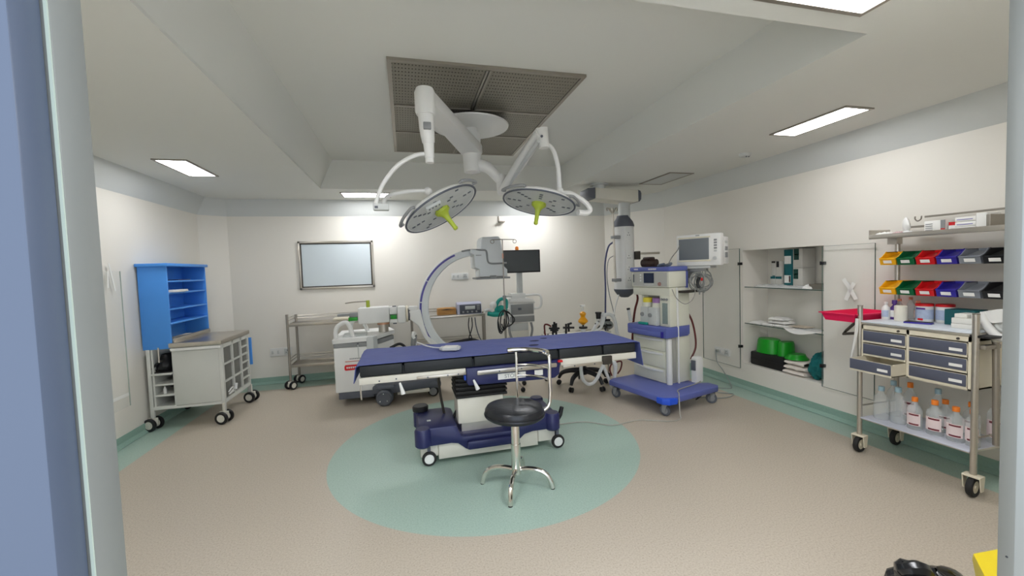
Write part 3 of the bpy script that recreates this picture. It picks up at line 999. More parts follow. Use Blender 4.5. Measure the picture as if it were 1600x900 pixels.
# running gear
g = G(DGREY)
g.prism([(-0.42, 4.90), (-0.22, 4.86), (0.30, 4.97), (0.36, 5.08), (0.33, 5.36), (-0.25, 5.42)], 'z', 0.115, 0.215, 0.02)
g.box(-0.37, -0.17, 4.80, 4.95, 0.185, 0.235, 0.02)
part('chassis', g, t)
g = G(OFFW); g.box(-0.15, 0.22, 4.92, 5.0, 0.075, 0.115, 0.01); part('chassis_strip', g, t)
for (x, y, r, w, mm, pp) in ((-0.285, 4.83, 0.092, 0.05, DGREY, 'drive_wheel'), (0.268, 5.0, 0.062, 0.035, MGREY, 'wheel'), (-0.285, 5.50, 0.092, 0.05, DGREY, 'drive_wheel'), (0.268, 5.34, 0.062, 0.035, MGREY, 'wheel')):
    g = G(RUBBER if r < .08 else DGREY)
    g.lathe([(0, -w), (r * .8, -w), (r, -w * .7), (r, w * .7), (r * .8, w), (0, w)], (x, y, r), (0.2, 1, 0), 28)
    g.use(mm); g.lathe([(0, -w * 1.08), (r * .72, -w * 1.08), (r * .72, w * 1.08), (0, w * 1.08)], (x, y, r), (0.2, 1, 0), 24)
    if r > .08:
        g.use(WHITE)
        for k in range(3):
            a = PI / 2 + k * 2 * PI / 3
            g.cyl((x + .045 * math.cos(a) - .012, y - w * 1.06, r + .055 * math.sin(a)), (x + .045 * math.cos(a) - .012, y - w * 1.06 - .008, r + .055 * math.sin(a)), 0.006, seg=8)
    part(pp, g, t)
g = G(DGREY)
g.box(0.20, 0.36, 4.95, 5.06, 0.10, 0.19, 0.03)
part('wheel_guard', g, t)
g = G(STEELD); g.tube([(-0.71, CY + .02, 1.152), (-0.60, CY, 1.163), (-0.45, CY, 1.165)], 0.008, seg=8, sm=3); part('aiming_rod', g, t)
g = G(LIME); g.cyl((-0.452, CY, 1.09), (-0.452, CY, 1.175), 0.022, seg=14); part('rod_knob', g, t, 'lime green knob on top of the arm')
g = G(MGREY); g.box(-0.80, -0.565, CY - .03, CY + .06, 1.0, 1.028, 0.006); g.box(-0.665, -0.565, CY - .05, CY + .05, 0.985, 1.035, 0.006); part('rear_bracket', g, t)
g = G(GREEN); g.box(-0.675, -0.575, CY - 0.06, CY + 0.03, 0.942, 0.985, 0.004); part('rear_label', g, t, 'green lock behind the arm')
g = G(RUBBER); g.tube([(-0.21, 5.0, 0.62), (-0.10, 4.99, 0.66), (-0.03, 5.0, 0.60), (0.0, 5.02, 0.50)], 0.016, seg=8); part('mains_cable', g, t)
# ================================================================ surgical lamps
HX, HY = 0.645, 3.82
t = thing('surgical_light', 'white two-headed surgical light hanging from a round plate in the ceiling grille', 'surgical light', (HX, HY, ZT - 0.1))
g = G(WHITE)
g.lathe([(0, 0), (0.30, 0), (0.346, 0.012), (0.35, 0.022), (0.34, 0.028), (0.10, 0.03), (0.10, 0.085), (0, 0.085)], (HX, HY, 2.795), seg=48)
part('ceiling_plate', g, t)
D2 = 3.62   # depth of the column seen below the plate
hub = at(738, 240, y=HY)
hubz = hub.z
g = G(WHITE)
g.cyl((HX, HY, 2.80), (HX, HY, 2.62), 0.062, seg=24)
g.cyl((HX, HY, 2.75), (HX, HY, 2.55), 0.088, 0.082, seg=24)
part('column', g, t)
# arm towards the camera and left
EL = at(664, 155, z=2.60)
g = G(WHITE)
d = (EL - Vector((HX, HY, 2.60))); d.z = 0
u = d.normalized(); s_ = Vector((-u.y, u.x, 0))
c0 = Vector((HX, HY, 0))
pl = []
for k in range(9):
    a = PI * k / 8
    p = c0 - u * 0.10 * math.sin(a) + s_ * 0.10 * math.cos(a); pl.append(p)
e0 = Vector((EL.x, EL.y, 0))
for k in range(9):
    a = PI * k / 8
    p = e0 + u * 0.062 * math.sin(a) - s_ * 0.062 * math.cos(a); pl.append(p)
g.prism([(p.x, p.y) for p in pl], 'z', 2.56, 2.655, 0.02)
part('arm', g, t)
g = G(WHITE)
g.lathe([(0, 0.0), (0.058, 0.0), (0.066, 0.02), (0.066, 0.14), (0.055, 0.165), (0, 0.17)], (EL.x, EL.y, 2.50), seg=24)
part('elbow', g, t)
p2 = at(667, 236, x=None, y=EL.y + 0.05)
g = G(WHITE)
g.tube([(EL.x, EL.y, 2.52), (EL.x + 0.005, EL.y + .01, 2.40), (EL.x + .012, EL.y + 0.02, 2.33)], [0.05, 0.047, 0.040], seg=16, sm=3)
q0 = at(668, 232, y=EL.y + .03)
g.cyl((EL.x + .012, EL.y + 0.02, 2.34), (EL.x + .015, EL.y + 0.025, 2.235), 0.036, 0.030, seg=16)
part('spring_arm', g, t)
g = G(MGREY)
qq = at(667, 197, y=EL.y - .035)
g.box(EL.x - 0.02, EL.x + 0.028, EL.y - 0.053, EL.y - 0.03, qq.z - .022, qq.z + .022, 0.004)
part('arm_display', g, t, 'small grey panel on the drop arm')
# left yoke: out to the left and down, then back to the head
YL = EL.y + .03
pts = [at(u_, v_, y=YL) for u_, v_ in ((667, 240), (648, 243), (622, 258), (600, 285), (590, 308), (587, 322))]
g = G(WHITE); g.cyl((EL.x + .015, YL, 2.245), (EL.x + .015, YL, 2.205), 0.028, seg=16); g.tube(pts, 0.0135, seg=10, sm=5)
part('yoke', g, t)
bx0, bx1 = at(583, 319, y=YL), at(608, 329, y=YL)
g = G(LGREY); g.box(bx0.x, bx1.x, YL - 0.03, YL + 0.03, bx1.z, bx0.z, 0.006); g.use(DGREY); g.box(bx0.x + .01, bx0.x + .03, YL - 0.032, YL - 0.028, bx1.z + .01, bx1.z + .025)
part('yoke_joint', g, t)
HLc = at(690, 327, y=3.0)
pts = [at(600, 320, y=YL), at(601, 312, y=YL + .05), at(612, 304, y=YL + .15), at(640, 299, y=2.98), at(668, 298, y=3.02)]
g = G(WHITE); g.tube(pts, 0.0135, seg=10, sm=5); p = at(669, 299, y=3.02); g.sphere(p, 0.03, seg=16); part('yoke', g, t)


def lamp_head(parent, c, n, side, tag, panel_at=None, hdir=None):
    """lamp disc with its lit side facing n"""
    n = Vector(n).normalized()
    sx_ = Vector(side); sx_ = (sx_ - n * sx_.dot(n)).normalized()
    sy_ = n.cross(sx_)
    M = Matrix.Translation(c) @ Matrix((sx_, sy_, n)).transposed().to_4x4()
    R_ = 0.285
    g = G(WHITE); g.M = M
    g.lathe([(0, -0.062), (0.12, -0.06), (0.24, -0.045), (R_ - 0.01, -0.022), (R_, -0.008), (R_, 0.0), (R_ - 0.012, 0.0), (R_ - 0.03, -0.012), (0, -0.012)], seg=48)
    h = part('lamp_head', g, parent)
    g = G(DGREY); g.M = M
    g.lathe([(R_ - 0.016, -0.003), (R_ - 0.004, 0.0055), (R_ + 0.003, 0.003), (R_ + 0.003, -0.006), (R_ - 0.004, -0.006)], seg=48)
    part('rim_seal', g, h)
    g = G(mat('lamp_cover_' + tag, (196, 199, 196), 0.22, var=0.10, scale=16)); g.M = M
    g.lathe([(0, 0.0), (0.10, 0.0), (R_ - 0.014, -0.002), (R_ - 0.014, -0.008), (0, -0.008)], seg=48)
    part('lens_cover', g, h)
    k = 0
    g = G(DGREY); g.M = M
    for a in range(8):
        for r in (0.115, 0.155, 0.195, 0.235):
            an = a * PI / 4 + 0.22
            if (a + int(r * 100)) % 5 == 0: continue
            x, y = r * math.cos(an), r * math.sin(an)
            g.box(x - 0.012, x + 0.012, y - 0.009, y + 0.009, -0.001, 0.0015)
    ob = part('led_openings', g, h, 'rows of dark openings in the lamp cover')
    ob['kind'] = 'stuff'
    for a0, a1 in ((20, 55), (130, 172), (255, 300)):
        g = G(MGREY); g.M = M
        pts = [((R_ + 0.028) * math.cos(math.radians(a0 + (a1 - a0) * i / 6)), (R_ + 0.028) * math.sin(math.radians(a0 + (a1 - a0) * i / 6)), -0.02) for i in range(7)]
        pts = [(R_ * math.cos(math.radians(a0)), R_ * math.sin(math.radians(a0)), -0.025)] + pts + [(R_ * math.cos(math.radians(a1)), R_ * math.sin(math.radians(a1)), -0.025)]
        g.tube(pts, 0.011, seg=8, sm=3)
        part('side_grip', g, h)
    hd = Vector(hdir or (0, 0, 1)).normalized()
    g = G(LIME); g.M = M
    g.lathe([(0, 0.0), (0.058, 0.0), (0.055, 0.02), (0.032, 0.04), (0.022, 0.06), (0.017, 0.10), (0.0155, 0.15), (0.018, 0.165), (0.012, 0.175), (0, 0.177)], (0, 0, 0), hd, seg=20)
    for a in range(5):
        an = a * 2 * PI / 5
        g.box(0.05 * math.cos(an) - .008, 0.05 * math.cos(an) + .008, 0.05 * math.sin(an) - .008, 0.05 * math.sin(an) + .008, 0.0, 0.018, 0.003)
    part('sterile_handle', g, h)
    if panel_at:
        g = G(LGREY); g.M = M
        x, y = panel_at
        g.box(x - 0.055, x + 0.055, y - 0.025, y + 0.025, 0.0, 0.02, 0.003)
        g.use(DGREY)
        for q in range(4): g.box(x - 0.042 + q * 0.025, x - 0.03 + q * 0.025, y - 0.008, y + 0.008, 0.019, 0.022)
        part('key_panel', g, h)
    return h


lamp_head(t, at(690, 328, y=3.0), (0.45, -0.25, -0.85), (1, 0, 0.5), 'left', panel_at=(-0.06, 0.17), hdir=(.12, -0.1, 1))
# right branch
k1 = at(783, 283, y=HY - 0.05)
g = G(WHITE)
st = Vector((HX, HY, 2.475))
g.cyl((HX, HY, 2.56), (HX, HY, 2.40), 0.085, 0.075, seg=24)
g.tube([st, at(762, 262, y=HY - .03), k1], [0.06, 0.052, 0.045], seg=16, sm=4)
part('arm', g, t)
g = G(WHITE)
kb = at(781, 300, y=HY - 0.05)
g.cyl(k1 + Vector((0, 0, 0.055)), Vector((k1.x, k1.y, kb.z - 0.02)), 0.05, 0.04, seg=18)
part('elbow', g, t)
EB = at(847, 210, y=3.12)
g = G(WHITE)
a_, b_ = Vector((k1.x, k1.y - .02, kb.z + 0.01)), EB + Vector((-.01, 0, 0.015))
g.tube([a_, a_ * .5 + b_ * .5, b_], [0.036, 0.047, 0.05], seg=14, sm=1)
g.use(LGREY); g.tube([a_ + Vector((.02, -.03, .0)), b_ + Vector((-.03, -.02, -.075))], 0.018, seg=8)
part('spring_arm', g, t)
g = G(WHITE)
g.cyl(EB + Vector((0, 0, 0.045)), EB + Vector((0.015, 0, -0.105)), 0.047, 0.04, seg=18)
g.use(DGREY); g.cyl(EB + Vector((-.02, -.045, -.03)), EB + Vector((-.02, -.052, -.03)), 0.01, seg=10)
part('elbow', g, t)
YR = 3.12
pts = [at(851, 226, y=YR), at(858, 227, y=YR), at(866, 238, y=YR), at(872, 262, y=YR), at(874, 294, y=YR)]
g = G(WHITE); g.tube(pts, [0.015, 0.015, 0.016, 0.018, 0.021], seg=10, sm=5); g.sphere(at(875, 298, y=YR), 0.028, seg=16); part('yoke', g, t)
pts = [at(876, 301, y=YR), at(893, 303, y=YR), at(913, 315, y=YR), at(922, 327, y=YR), at(916, 333, y=YR - .01), at(903, 332, y=YR - .03)]
g = G(WHITE); g.tube(pts, [0.018, 0.02, 0.02, 0.02, 0.024, 0.024], seg=10, sm=5); part('yoke', g, t)
lamp_head(t, at(842, 318, y=3.1), (-0.22, -0.12, -0.96), (1, 0, 0), 'right', hdir=(-.02, 0.05, 1))

# ================================================================ ceiling pendant
PY = 5.0
t = thing('ceiling_pendant', 'white and grey ceiling supply column with sockets behind the anaesthesia machine', 'ceiling pendant', (2.49, PY, ZC))
g = G(LGREY); g.cyl((2.49, PY - .05, 2.549), (2.49, PY - .05, 2.47), 0.075, seg=20); g.cyl((2.49, PY - .05, 2.549), (2.49, PY - .05, 2.535), 0.12, seg=20); part('ceiling_mount', g, t)
g = G(OFFW)
g.prism([(2.40, 2.495), (3.02, 2.475), (3.02, 2.325), (2.95, 2.31), (2.40, 2.36)], 'y', PY - 0.13, PY + 0.13, 0.015)
part('arm_box', g, t)
g = G(DGREY)
g.prism([(2.295, 2.475), (2.31, 2.49), (2.402, 2.497), (2.402, 2.358), (2.34, 2.36), (2.295, 2.42)], 'y', PY - 0.132, PY + 0.132, 0.02)
part('end_cap', g, t)
g = G(DGREY); g.prism([(3.018, 2.477), (3.05, 2.465), (3.065, 2.43), (3.06, 2.35), (3.04, 2.325), (3.018, 2.322)], 'y', PY - 0.132, PY + 0.132, 0.015); part('end_cap', g, t)
CX = 2.857
g = G(LGREY); g.cyl((CX + .02, PY, 2.10), (CX + .02, PY, 2.345), 0.075, seg=24); part('drop_tube', g, t)
g = G(DGREY); g.lathe([(0.142, 2.0), (0.142, 2.02), (0.125, 2.07), (0.085, 2.125), (0.08, 2.15), (0, 2.15), (0, 2.0)], (CX, PY, 0), seg=32); part('top_cap', g, t)
g = G(WHITE); g.lathe([(0, 1.17), (0.135, 1.17), (0.135, 2.002), (0, 2.002)], (CX, PY, 0), seg=32); g.box(CX - 0.06, CX + 0.035, PY - 0.142, PY - 0.05, 1.19, 1.99, 0.01); part('column', g, t)
g = G(DGREY); g.lathe([(0, 1.055), (0.05, 1.06), (0.10, 1.095), (0.138, 1.15), (0.142, 1.172), (0, 1.172)], (CX, PY, 0), seg=32); part('bottom_cap', g, t)
for (u_, v_) in ((972, 366), (972, 402), (972, 420), (972, 437)):
    p = at(u_, v_, y=PY - 0.145)
    g = G(WHITE); g.box(CX - 0.047, CX + 0.022, PY - 0.15, PY - 0.14, p.z - 0.05, p.z + 0.05, 0.003)
    g.use(DGREY)
    for dx, dz in ((0, .018), (-.014, -.012), (.014, -.012)): g.box(CX - .0125 + dx - .005, CX - .0125 + dx + .005, PY - 0.1515, PY - 0.149, p.z + dz - .006, p.z + dz + .006)
    part('outlet', g, t)
g = G(STEEL)
g.cyl((2.665, PY - .11, 1.27), (2.645, PY - .11, 2.17), 0.014, seg=10)
part('side_pole', g, t)
for ang in (-0.9, -0.25, 0.25, 0.9):
    g = G(STEEL)
    dx, dy = math.sin(ang), math.cos(ang) * .4
    g.tube([(2.645, PY - .11, 2.15), (2.645 + dx * .04, PY - .11 + dy * .04, 2.20), (2.645 + dx * .075, PY - .11 + dy * .07, 2.24), (2.645 + dx * .10, PY - .11 + dy * .09, 2.225), (2.645 + dx * .085, PY - .11 + dy * .08, 2.20)], 0.0075, seg=6, sm=4)
    part('bottle_hook', g, t)
for z in (1.86, 1.30):
    g = G(MGREY); g.box(2.635, 2.745, PY - 0.125, PY - 0.06, z - .02, z + .02, 0.005); part('pole_clamp', g, t)
p0, p1 = at(984, 400, y=PY), at(1043, 400, y=PY - .25)
g = G(STEEL); g.box(2.97, 3.34, PY - 0.10, PY - 0.07, 1.625, 1.655, 0.004); part('side_rail', g, t)
g = G(BRACE); g.box(2.955, 3.03, PY - 0.13, PY - 0.03, 1.56, 1.67, 0.006); part('rail_bracket', g, t)
g = G(BRACE); g.box(2.965, 3.02, PY - 0.12, PY - 0.05, 1.20, 1.33, 0.006); part('gas_outlet', g, t)
g = G(mat('slate_blue_hose', (66, 72, 108), 0.5))
g.tube([(2.665, PY - .07, 1.80), (2.60, PY - .05, 1.73), (2.575, PY, 1.50), (2.575, PY, 1.2), (2.565, PY, 0.9), (2.56, PY, 0.6)], 0.011, seg=8, sm=5); part('gas_hose', g, t, 'dark blue gas hose')
g = G(MGREY)
g.tube([(2.665, PY - .07, 1.62), (2.61, PY - .03, 1.56), (2.60, PY, 1.35), (2.63, PY, 1.1), (2.70, PY + .02, 0.85), (2.73, PY, 0.6)], 0.006, seg=6, sm=5); part('cable', g, t)
g = G(REDD)
g.tube([(2.96, PY - .10, 1.16), (2.93, PY - .2, 1.05), (2.86, PY - .25, 0.92), (2.83, PY - .25, 0.75), (2.84, PY - .2, 0.5)], 0.014, seg=8, sm=5); part('gas_hose', g, t, 'dark red-brown gas hose')
g = G(WHITE)
g.tube([(2.75, PY - .03, 1.10), (2.70, PY - .03, 0.95), (2.66, PY - .03, 0.80)], 0.009, seg=8, sm=4); part('gas_hose', g, t, 'white hose')

# ================================================================ anaesthesia machine (turned a little)
AR = math.atan2(0.230, 0.973)
t = thing('anaesthesia_machine', 'cream and periwinkle anaesthesia machine with drawers on a blue wheeled base', 'anaesthesia machine', (2.418, 3.489, 0), rz=AR)
ABEIGE = mat('machine_beige', (216, 216, 199), 0.45, var=0.02)
ASIDE = mat('machine_grey', (184, 184, 176), 0.45, var=0.02)
g = G(BLUE)
g.prism([(0.03, -0.06), (0.10, -0.075), (0.70, -0.06), (0.745, -0.03), (0.745, 0.09), (0.64, 0.14), (0.64, 0.66), (0.72, 0.70), (0.72, 0.80), (0.02, 0.80), (-0.055, 0.76), (-0.065, 0.02), (-0.03, -0.03)], 'z', 0.135, 0.195, 0.012)
part('base_plate', g, t)
g = G(BRBLUE); g.prism([(-0.075, -0.02), (-0.03, -0.075), (0.06, -0.088), (0.06, -0.05), (-0.02, -0.02), (-0.045, 0.05), (-0.075, 0.05)], 'z', 0.128, 0.19, 0.008); part('corner_bumper', g, t, 'bright blue corner bumper')
for i, (u_, v_) in enumerate(((0, 0), (0.69, 0.0), (0.0, 0.70), (0.66, 0.72))):
    caster(t, u_ , v_, 0.136, 0.055, 0.2 + .5 * (i % 2), MGREY, DGREY, MGREY, w=0.026, trail=0.01)
g = G(ABEIGE); g.box(0.345, 0.64, 0.262, 0.775, 0.195, 0.695, 0.006); part('drawer_cabinet', g, t)
g = G(WHITE); g.cyl((0.352, 0.262, 0.195), (0.352, 0.262, 0.69), 0.03, seg=20); part('corner_post', g, t)
for i, (z0, z1) in enumerate(((0.545, 0.685), (0.36, 0.535), (0.2, 0.35))):
    g = G(ABEIGE); g.box(0.330, 0.348, 0.30, 0.765, z0, z1, 0.005)
    d_ = part('drawer', g, t)
    g = G(WHITE)
    vv = [(0.33 - 0.028 * math.sin(PI * k / 8), 0.325 + 0.40 * k / 8) for k in range(9)]
    if True: g.prism(vv + [(0.332, 0.73), (0.332, 0.32)], 'z', z1 - 0.034, z1 - 0.014, 0.003); part('drawer_pull', g, d_)
g = G(BLUE)
g.box(0.27, 0.62, 0.222, 0.80, 0.70, 0.815, 0.014)
part('work_tray', g, t)
g = G(BLUE)
vv = [(0.27 - 0.045 * math.sin(PI * k / 10), 0.285 + 0.49 * k / 10) for k in range(11)]
g.prism(vv + [(0.275, 0.775), (0.275, 0.285)], 'z', 0.715, 0.765, 0.006); g.use(BINBLUE); g.box(0.255, 0.272, 0.262, 0.285, 0.705, 0.77)
part('tray_drawer', g, t)
g = G(ABEIGE); g.box(0.47, 0.66, 0.245, 0.765, 0.195, 1.235, 0.01); part('rear_column', g, t)
g = G(BLUE); g.box(0.495, 0.648, 0.236, 0.25, 0.715, 0.815, 0.003); part('side_panel', g, t, 'periwinkle blue panel')
g = G(ASIDE); g.box(0.39, 0.47, 0.262, 0.29, 0.20, 0.70, 0.004); part('side_channel', g, t)
g = G(WHITE); g.tube([(0.455, 0.228, 0.20), (0.455, 0.228, 0.70), (0.445, 0.228, 1.19), (0.45, 0.235, 1.215)], 0.010, seg=10, sm=2); part('gas_pipe', g, t)
# upper front: bridge, flow-meter column, opening
g = G(ABEIGE)
g.box(0.345, 0.48, 0.24, 0.77, 1.145, 1.235, 0.008)
g.box(0.345, 0.48, 0.235, 0.375, 0.815, 1.15, 0.008)
part('upper_frame', g, t)
g = G(ASIDE); g.box(0.462, 0.475, 0.37, 0.65, 0.815, 1.15); part('back_plate', g, t)
g = G(mat('flow_tube_panel', (132, 146, 142), 0.2, var=0.15, scale=60)); g.box(0.338, 0.347, 0.268, 0.335, 0.845, 1.07, 0.002)
part('flow_meter', g, t)
for k in range(3):
    g = G(MGREY); g.lathe([(0, 0), (0.013, 0), (0.012, 0.012), (0, 0.014)], (0.345, 0.275 + 0.035 * k, 1.11), (-1, 0, 0), 14); part('gauge', g, t)
for k, (v_, capm, nm) in enumerate(((0.585, mat('yellow_filler', (222, 206, 60), 0.4), 'yellow-topped vaporiser'), (0.445, mat('purple_filler', (150, 112, 164), 0.4), 'purple-topped vaporiser'))):
    x0 = 0.30 if k else 0.325
    g = G(LGREY)
    g.prism([(v_ - 0.058, 0.82), (v_ + 0.058, 0.82), (v_ + 0.062, 0.86), (v_ + 0.056, 1.0), (v_ + 0.05, 1.015), (v_ - 0.05, 1.015), (v_ - 0.058, 1.0), (v_ - 0.062, 0.86)], 'x', x0, 0.45, 0.008)
    vp = part('vaporiser', g, t, nm)
    g = G(capm); g.lathe([(0, 1.065), (0.055, 1.065), (0.055, 1.11), (0.05, 1.117), (0, 1.118)], (0.39, v_, 0), seg=24); part('dial', g, vp)
    g = G(ABEIGE); g.lathe([(0, 1.01), (0.057, 1.01), (0.057, 1.065), (0, 1.066)], (0.39, v_, 0), seg=24); part('dial_base', g, vp)
    g = G(MGREY); g.lathe([(0, 0), (0.024, 0), (0.022, 0.014), (0.012, 0.016), (0, 0.012)], (x0, v_ + .025, 0.93), (-1, 0, 0), 18); part('gauge', g, vp)
# ventilator display unit
g = G(ABEIGE); g.box(0.335, 0.60, 0.235, 0.77, 1.238, 1.412, 0.006); g.use(ASIDE); g.box(0.334, 0.337, 0.26, 0.755, 1.25, 1.40); part('display_unit', g, t)
g = G(BLUE); g.box(0.318, 0.612, 0.22, 0.79, 1.412, 1.462, 0.012)
g.use(WHITE)
for v0, n_ in ((0.715, 5), (0.50, 9)):
    for k in range(n_): g.box(0.3165, 0.319, v0 - k * .013 - .0045, v0 - k * .013 + .0045, 1.430, 1.446)
part('top_cover', g, t)
v0, v1 = 0.44, 0.585
g = G(SCREENB); g.box(0.330, 0.335, v0, v1, 1.285, 1.395); part('display', g, t)
g = G(LGREY); g.box(0.330, 0.335, v0, v1, 1.262, 1.280, 0.002); part('key_strip', g, t)
for k in range(3):
    g = G(WHITE); g.box(0.331, 0.335, 0.625, 0.645, 1.30 + k * .032, 1.32 + k * .032, 0.001); part('key', g, t)
g = G(mat('red_brown_knob', (160, 122, 112), 0.5)); g.lathe([(0, 0), (0.022, 0), (0.02, 0.012), (0, 0.013)], (0.335, 0.36, 1.275), (-1, 0, 0), 16); part('rotary_knob', g, t)
g = G(DGREY); g.box(0.328, 0.336, 0.735, 0.75, 1.29, 1.38, 0.003); part('power_switch', g, t)
# left side absorber hose stub
g = G(LGREY); g.tube([(0.33, 0.80, 0.83), (0.32, 0.81, 0.90), (0.31, 0.815, 0.965)], [0.022, 0.018, 0.016], sm=3); g.use(BLACK); g.cyl((0.31, 0.815, 0.965), (0.307, 0.816, 0.985), 0.02, seg=14); part('suction_bottle', g, t)
g = G(TEAL); g.box(0.30, 0.34, 0.52, 0.66, 0.815, 0.842, 0.01); part('teal_strap', g, t)
g = G(BRACE); g.box(0.48, 0.69, 0.16, 0.24, 1.175, 1.20, 0.004); part('side_shelf', g, t)
g = G(BLUE); g.box(0.60, 0.645, 0.245, 0.33, 1.21, 1.41, 0.005); part('side_bracket', g, t, 'blue bracket beside the display unit')
g = G(REDD)
g.tube([(0.665, 0.30, 0.98), (0.72, 0.27, 0.86), (0.76, 0.26, 0.70), (0.755, 0.25, 0.55), (0.70, 0.27, 0.42)], 0.011, seg=8, sm=5); part('gas_hose', g, t, 'dark red hose hanging behind')
g = G(mat('mains_grey', (168, 166, 156), 0.5))
g.tube([(0.70, 0.19, 0.30), (0.69, 0.14, 0.215), (0.55, 0.10, 0.205), (0.25, 0.06, 0.205), (0.16, -0.02, 0.202), (0.08, -0.09, 0.17), (0.05, -0.12, 0.05), (0.03, -0.14, 0.008), (-0.10, -0.12, 0.006), (-0.30, 0.05, 0.006), (-0.45, 0.07, 0.006), (-0.62, 0.10, 0.006), (-0.75, 0.28, 0.006), (-0.90, 0.35, 0.006), (-1.05, 0.38, 0.006)], 0.0055, seg=6, sm=6)
part('mains_cable', g, t)
g = G(BRACE)
g.tube([(0.30, 0.08, 0.134), (0.42, 0.05, 0.09), (0.48, 0.0, 0.11), (0.50, 0.05, 0.06), (0.62, 0.05, 0.10), (0.66, 0.12, 0.05)], 0.007, seg=6, sm=5); part('loose_cable', g, t)
# power block standing on the base
g = G(WHITE)
g.prism([(0.615, 0.196), (0.72, 0.196), (0.725, 0.44), (0.70, 0.475), (0.635, 0.475), (0.615, 0.455)], 'y', 0.13, 0.20, 0.008)
g.use(DGREY); g.box(0.596, 0.616, 0.14, 0.19, 0.33, 0.44, 0.004)
M = Matrix.Translation((2.418, 3.489, 0)) @ Matrix.Rotation(AR, 4, 'Z')
for v in g.bm.verts: v.co = M @ v.co
single('power_block', g, 'tall white power block standing on the blue base plate of the anaesthesia machine', 'power strip')
# things on top of the machine
M = Matrix.Translation((2.418, 3.489, 0)) @ Matrix.Rotation(AR, 4, 'Z')
g = G(mat('brown_black_leather', (52, 36, 30), 0.5, var=0.2))
g.M = M
g.cyl((0.40, 0.665, 1.508), (0.43, 0.485, 1.505), 0.044, seg=18)
g.box(0.37, 0.46, 0.53, 0.64, 1.54, 1.575, 0.014); g.box(0.38, 0.45, 0.53, 0.655, 1.465, 1.51, 0.01)
single('scope_head', g, 'black-brown cylindrical device lying on top of the anaesthesia machine', 'device')
g = G(mat('blue_grey_cable', (96, 106, 118), 0.5))
g.M = M
g.tube([(0.42, 0.46, 1.472), (0.44, 0.40, 1.48), (0.40, 0.36, 1.49), (0.38, 0.42, 1.475), (0.44, 0.38, 1.475), (0.48, 0.33, 1.495), (0.42, 0.30, 1.475), (0.40, 0.35, 1.478)], 0.012, seg=7, sm=5)
single('cable_coil', g, 'small blue-grey coil of cable on top of the anaesthesia machine', 'cable')

# ================================================================ patient monitor on its arm
al = math.radians(60)
mc = at(1090, 391, y=3.75)
t = thing('patient_monitor', 'white patient monitor with a grey screen mounted above the anaesthesia machine', 'monitor', (mc.x, mc.y, mc.z - 0.165), rz=-al)
W_, H_ = 0.46, 0.335
g = G(WHITE); g.box(-W_ / 2, W_ / 2, 0, 0.10, 0, H_, 0.014)
part('housing', g, t)
g = G(WHITE); g.box(-W_ / 2 + .03, W_ / 2 - 0.006, 0.095, 0.26, 0.01, H_ - 0.035, 0.012); part('rear_housing', g, t)
g = G(mat('grey_crt', (112, 118, 122), 0.22, var=0.05)); g.box(-W_ / 2 + 0.03, W_ / 2 - 0.115, -0.003, 0.004, 0.065, H_ - 0.045, 0.002); part('screen', g, t)
g = G(mat('monitor_bezel', (214, 208, 184), 0.45)); 
g.box(-W_ / 2 + 0.018, W_ / 2 - 0.10, -0.002, 0.004, 0.045, 0.062, 0.002); g.box(-W_ / 2 + 0.018, W_ / 2 - 0.10, -0.002, 0.004, H_ - 0.042, H_ - 0.028, 0.002)
part('bezel', g, t)
for k in range(5):
    g = G(MGREY if k < 4 else LGREY); g.box(W_ / 2 - 0.065, W_ / 2 - 0.035, -0.003, 0.003, H_ - 0.08 - k * 0.028, H_ - 0.062 - k * 0.028, 0.001); part('key', g, t)
g = G(LGREY); g.lathe([(0, 0), (0.02, 0), (0.018, 0.016), (0, 0.017)], (W_ / 2 - 0.055, 0, 0.075), (0, -1, 0), 18); part('rotary_knob', g, t)
g = G(MGREY); g.box(-0.02, 0.02, -0.002, 0.002, H_ - 0.02, H_ - 0.01); part('maker_lettering', g, t, 'small grey lettering')
for k in range(3):
    g = G(MGREY if k else LGREY); g.box(W_ / 2 - .0065, W_ / 2 - .003, 0.14, 0.22, 0.23 - k * .075, 0.255 - k * .06, 0.001); part('side_port', g, t)
g = G(LGREY); g.box(-0.17, 0.12, 0.02, 0.20, -0.028, -0.001, 0.004); g.use(MGREY); g.box(-0.10, 0.05, 0.04, 0.16, -0.06, -0.026, 0.004); part('mount_plate', g, t)
g = G(MGREY); g.tube([(-0.03, 0.10, -0.05), (-0.20, 0.16, -0.07), (-0.215, 0.30, -0.07)], 0.022, seg=10, sm=3); g.box(-0.235, -0.19, 0.24, 0.33, -0.20, -0.03, 0.006); part('mount_arm', g, t)
p = Vector((mc.x, mc.y, mc.z - 0.165))
g = G(mat('monitor_leads', (146, 148, 144), 0.5))
def lp(cx, cz, rx, rz, ph, dy): return [(cx + rx * math.cos(ph + k * PI / 6), dy + 0.02 * math.sin(k), cz + rz * math.sin(ph + k * PI / 6)) for k in range(12)]
M = Matrix.Translation(p) @ Matrix.Rotation(-al, 4, 'Z')
g.M = M
rr = random.Random(3)
for k in range(8):
    g.tube(lp(-0.005 + rr.uniform(-.03, .05), -0.17 + rr.uniform(-.02, .02), 0.085 + rr.uniform(-.03, .035), 0.09 + rr.uniform(-.02, .03), rr.uniform(0, 6), 0.06 + rr.uniform(-.03, .03)), 0.0065, seg=6, sm=3, closed=True)
g.tube([(-0.06, 0.05, -0.03), (-0.04, 0.06, -0.1), (0.0, 0.06, -0.08)], 0.006, seg=6)
g.tube([(0.06, 0.05, -0.03), (0.05, 0.06, -0.1), (0.03, 0.06, -0.2), (0.04, 0.06, -0.29)], 0.008, seg=6)
g.tube([(0.0, 0.05, -0.05), (0.01, 0.06, -0.15), (-0.01, 0.06, -0.31)], 0.008, seg=6)
